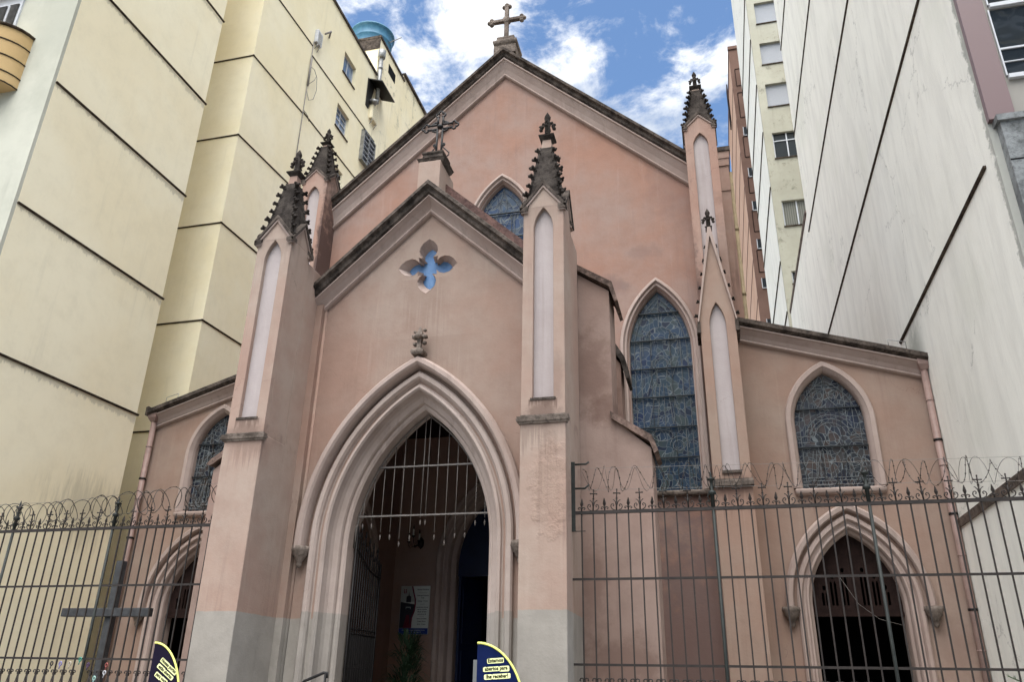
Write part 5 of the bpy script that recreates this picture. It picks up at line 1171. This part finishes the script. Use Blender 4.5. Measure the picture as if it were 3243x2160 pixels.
# block across the street, mirrored in the glazing of the white building
ob = thing('opposite_building', (0, -16, 0), 'beige apartment row across the street behind the viewer', 'building')
m = MB(); m.box(-30, 34, -24, -15, 0, 9.5); m.build('wall', M['offwhite'], ob)
m = MB()
for r_ in range(3):
    for k in range(20): m.box(-28 + k * 3, -26 + k * 3, -15.0, -14.96, 1.2 + r_ * 2.9, 2.8 + r_ * 2.9)
m.build('window_row', M['wglass'], ob)
ot = thing('opposite_tower', (19, -19, 0), 'beige tower across the street, behind the viewer, mirrored in the glazing', 'building')
m = MB(); m.box(9, 30, -24, -15.2, 9.5, 44); m.build('wall', M['cream2'], ot)
for r_ in range(10):
    m = MB(); m.box(9.2, 29.8, -15.2, -15.1, 11.2 + r_ * 3.1, 12.9 + r_ * 3.1); w = m.build('window_band', M['wglass'], ot)
    m = MB()
    for k in range(14): m.box(9.2 + k * 1.5, 9.32 + k * 1.5, -15.1, -15.04, 11.2 + r_ * 3.1, 12.9 + r_ * 3.1)
    m.box(9, 30, -15.1, -14.3, 10.6 + r_ * 3.1, 11.1 + r_ * 3.1); m.build('frame', M['whitepaint'], w)

# ================================================================== LIGHT, SKY, CAMERA
SUN_EL, SUN_AZ = math.radians(64), math.radians(172)    # azimuth from +Y, clockwise toward +X
d = Vector((math.sin(SUN_AZ) * math.cos(SUN_EL), math.cos(SUN_AZ) * math.cos(SUN_EL), math.sin(SUN_EL)))
sl = bpy.data.lights.new('sun', 'SUN'); sl.energy = 1.7; sl.angle = math.radians(42); sl.color = (1, .955, .89)
so = bpy.data.objects.new('sun', sl); COL.objects.link(so); so.rotation_euler = d.to_track_quat('Z', 'Y').to_euler(); so.location = d * 60
W = bpy.data.worlds.new('World'); S.world = W; W.use_nodes = True
nt = W.node_tree; n = nt.nodes; l = nt.links
bg = n['Background']; sky = n.new('ShaderNodeTexSky'); sky.sky_type = 'NISHITA'; sky.sun_disc = False; sky.sun_elevation = SUN_EL; sky.sun_rotation = SUN_AZ
sky.air_density = 1.0; sky.dust_density = .6; sky.ozone_density = 2.0
tc = n.new('ShaderNodeTexCoord')
def nd(t, **k):
    x = n.new(t)
    for a, b_ in k.items(): setattr(x, a, b_)
    return x
sp = nd('ShaderNodeSeparateXYZ'); l.new(tc.outputs['Generated'], sp.inputs[0])
def mth(op, a, b_=0.0, clamp=False):
    x = nd('ShaderNodeMath', operation=op, use_clamp=clamp)
    for i, v in enumerate((a, b_)):
        if isinstance(v, bpy.types.NodeSocket): l.new(v, x.inputs[i])
        else: x.inputs[i].default_value = v
    return x.outputs[0]
zz = mth('ADD', mth('MAXIMUM', sp.outputs[2], 0), .12)
cv = nd('ShaderNodeCombineXYZ'); l.new(mth('DIVIDE', sp.outputs[0], zz), cv.inputs[0]); l.new(mth('DIVIDE', sp.outputs[1], zz), cv.inputs[1])
def cn(scale, det, rough, off, dist=0):
    x = nd('ShaderNodeTexNoise'); mp = nd('ShaderNodeMapping'); l.new(cv.outputs[0], mp.inputs[0]); mp.inputs['Location'].default_value = off
    l.new(mp.outputs[0], x.inputs['Vector']); x.inputs['Scale'].default_value = scale; x.inputs['Detail'].default_value = det; x.inputs['Roughness'].default_value = rough; x.inputs['Distortion'].default_value = dist
    return x.outputs['Fac']
CO = (8.7, 3.4, 0)
big = cn(3.0, 9, .62, CO, .25); small = cn(7.5, 8, .65, CO, .3)
# more cloud to the left, more blue to the right
bias = mth('MULTIPLY', mth('DIVIDE', sp.outputs[0], zz), -.11)
dens = mth('ADD', mth('ADD', big, mth('MULTIPLY', mth('SUBTRACT', small, .5), .85)), bias)
def rng(f, a, b_, c=0., e=1.):
    x = nd('ShaderNodeMapRange', interpolation_type='SMOOTHSTEP', clamp=True); l.new(f, x.inputs[0])
    for i, v in enumerate((a, b_, c, e)): x.inputs[i + 1].default_value = v
    return x.outputs[0]
cover = rng(dens, .43, .66)
shade = cn(3.1, 7, .6, (5.5, 1.0, 0), .2)
STR = .12
def rgb(c):
    x = nd('ShaderNodeRGB'); x.outputs[0].default_value = (*[v / STR for v in c], 1); return x.outputs[0]
def mixc(f, a, b_):
    x = nd('ShaderNodeMix', data_type='RGBA'); l.new(f, x.inputs[0]) if isinstance(f, bpy.types.NodeSocket) else setattr(x.inputs[0], 'default_value', f)
    l.new(a, x.inputs[6]); l.new(b_, x.inputs[7]); return x.outputs[2]
cl = mixc(rng(shade, .45, .64), rgb((.95, .96, .97)), rgb((.47, .53, .63)))
# unseen cloud overhead and behind the viewer, brightened to light the walls
dt = nd('ShaderNodeVectorMath', operation='DOT_PRODUCT'); l.new(tc.outputs['Generated'], dt.inputs[0]); dt.inputs[1].default_value = tuple(d)
glow = rng(dt.outputs['Value'], .50, 1.0, 1.0, 4.6)
gl = nd('ShaderNodeVectorMath', operation='SCALE'); l.new(cl, gl.inputs[0]); l.new(glow, gl.inputs['Scale']); cl = gl.outputs[0]
cover = mth('MAXIMUM', cover, rng(dt.outputs['Value'], .62, .85))
tint = nd('ShaderNodeMix', data_type='RGBA', blend_type='MULTIPLY'); tint.inputs[0].default_value = 1; l.new(sky.outputs[0], tint.inputs[6]); tint.inputs[7].default_value = (1.2, 1.33, 1.40, 1)
fin = mixc(cover, tint.outputs[2], cl)
l.new(fin, bg.inputs['Color']); bg.inputs['Strength'].default_value = STR
W.name = 'World'

cd = bpy.data.cameras.new('camera'); cam = bpy.data.objects.new('camera', cd); COL.objects.link(cam); S.camera = cam
cd.sensor_width = 36; cd.lens = 36 * 1828.47 / 2354; cd.clip_end = 3000; cd.clip_start = .05
Rm = ((0.96965948, -0.08204995, -0.23027873), (0.2437742, 0.39503152, 0.88573373), (0.01829295, -0.91499612, 0.40304772))
cx_ = Vector([r[0] for r in Rm]); cy_ = -Vector([r[1] for r in Rm]); cz_ = -Vector([r[2] for r in Rm])
mt = Matrix((cx_, cy_, cz_)).transposed().to_4x4(); mt.translation = (0, 0, 1.6); cam.matrix_world = mt
S.render.engine = 'CYCLES'
S.view_settings.view_transform = 'Standard'; S.view_settings.look = 'None'; S.view_settings.gamma = 1; S.view_settings.exposure = .52
S.cycles.max_bounces = 8; S.cycles.diffuse_bounces = 4
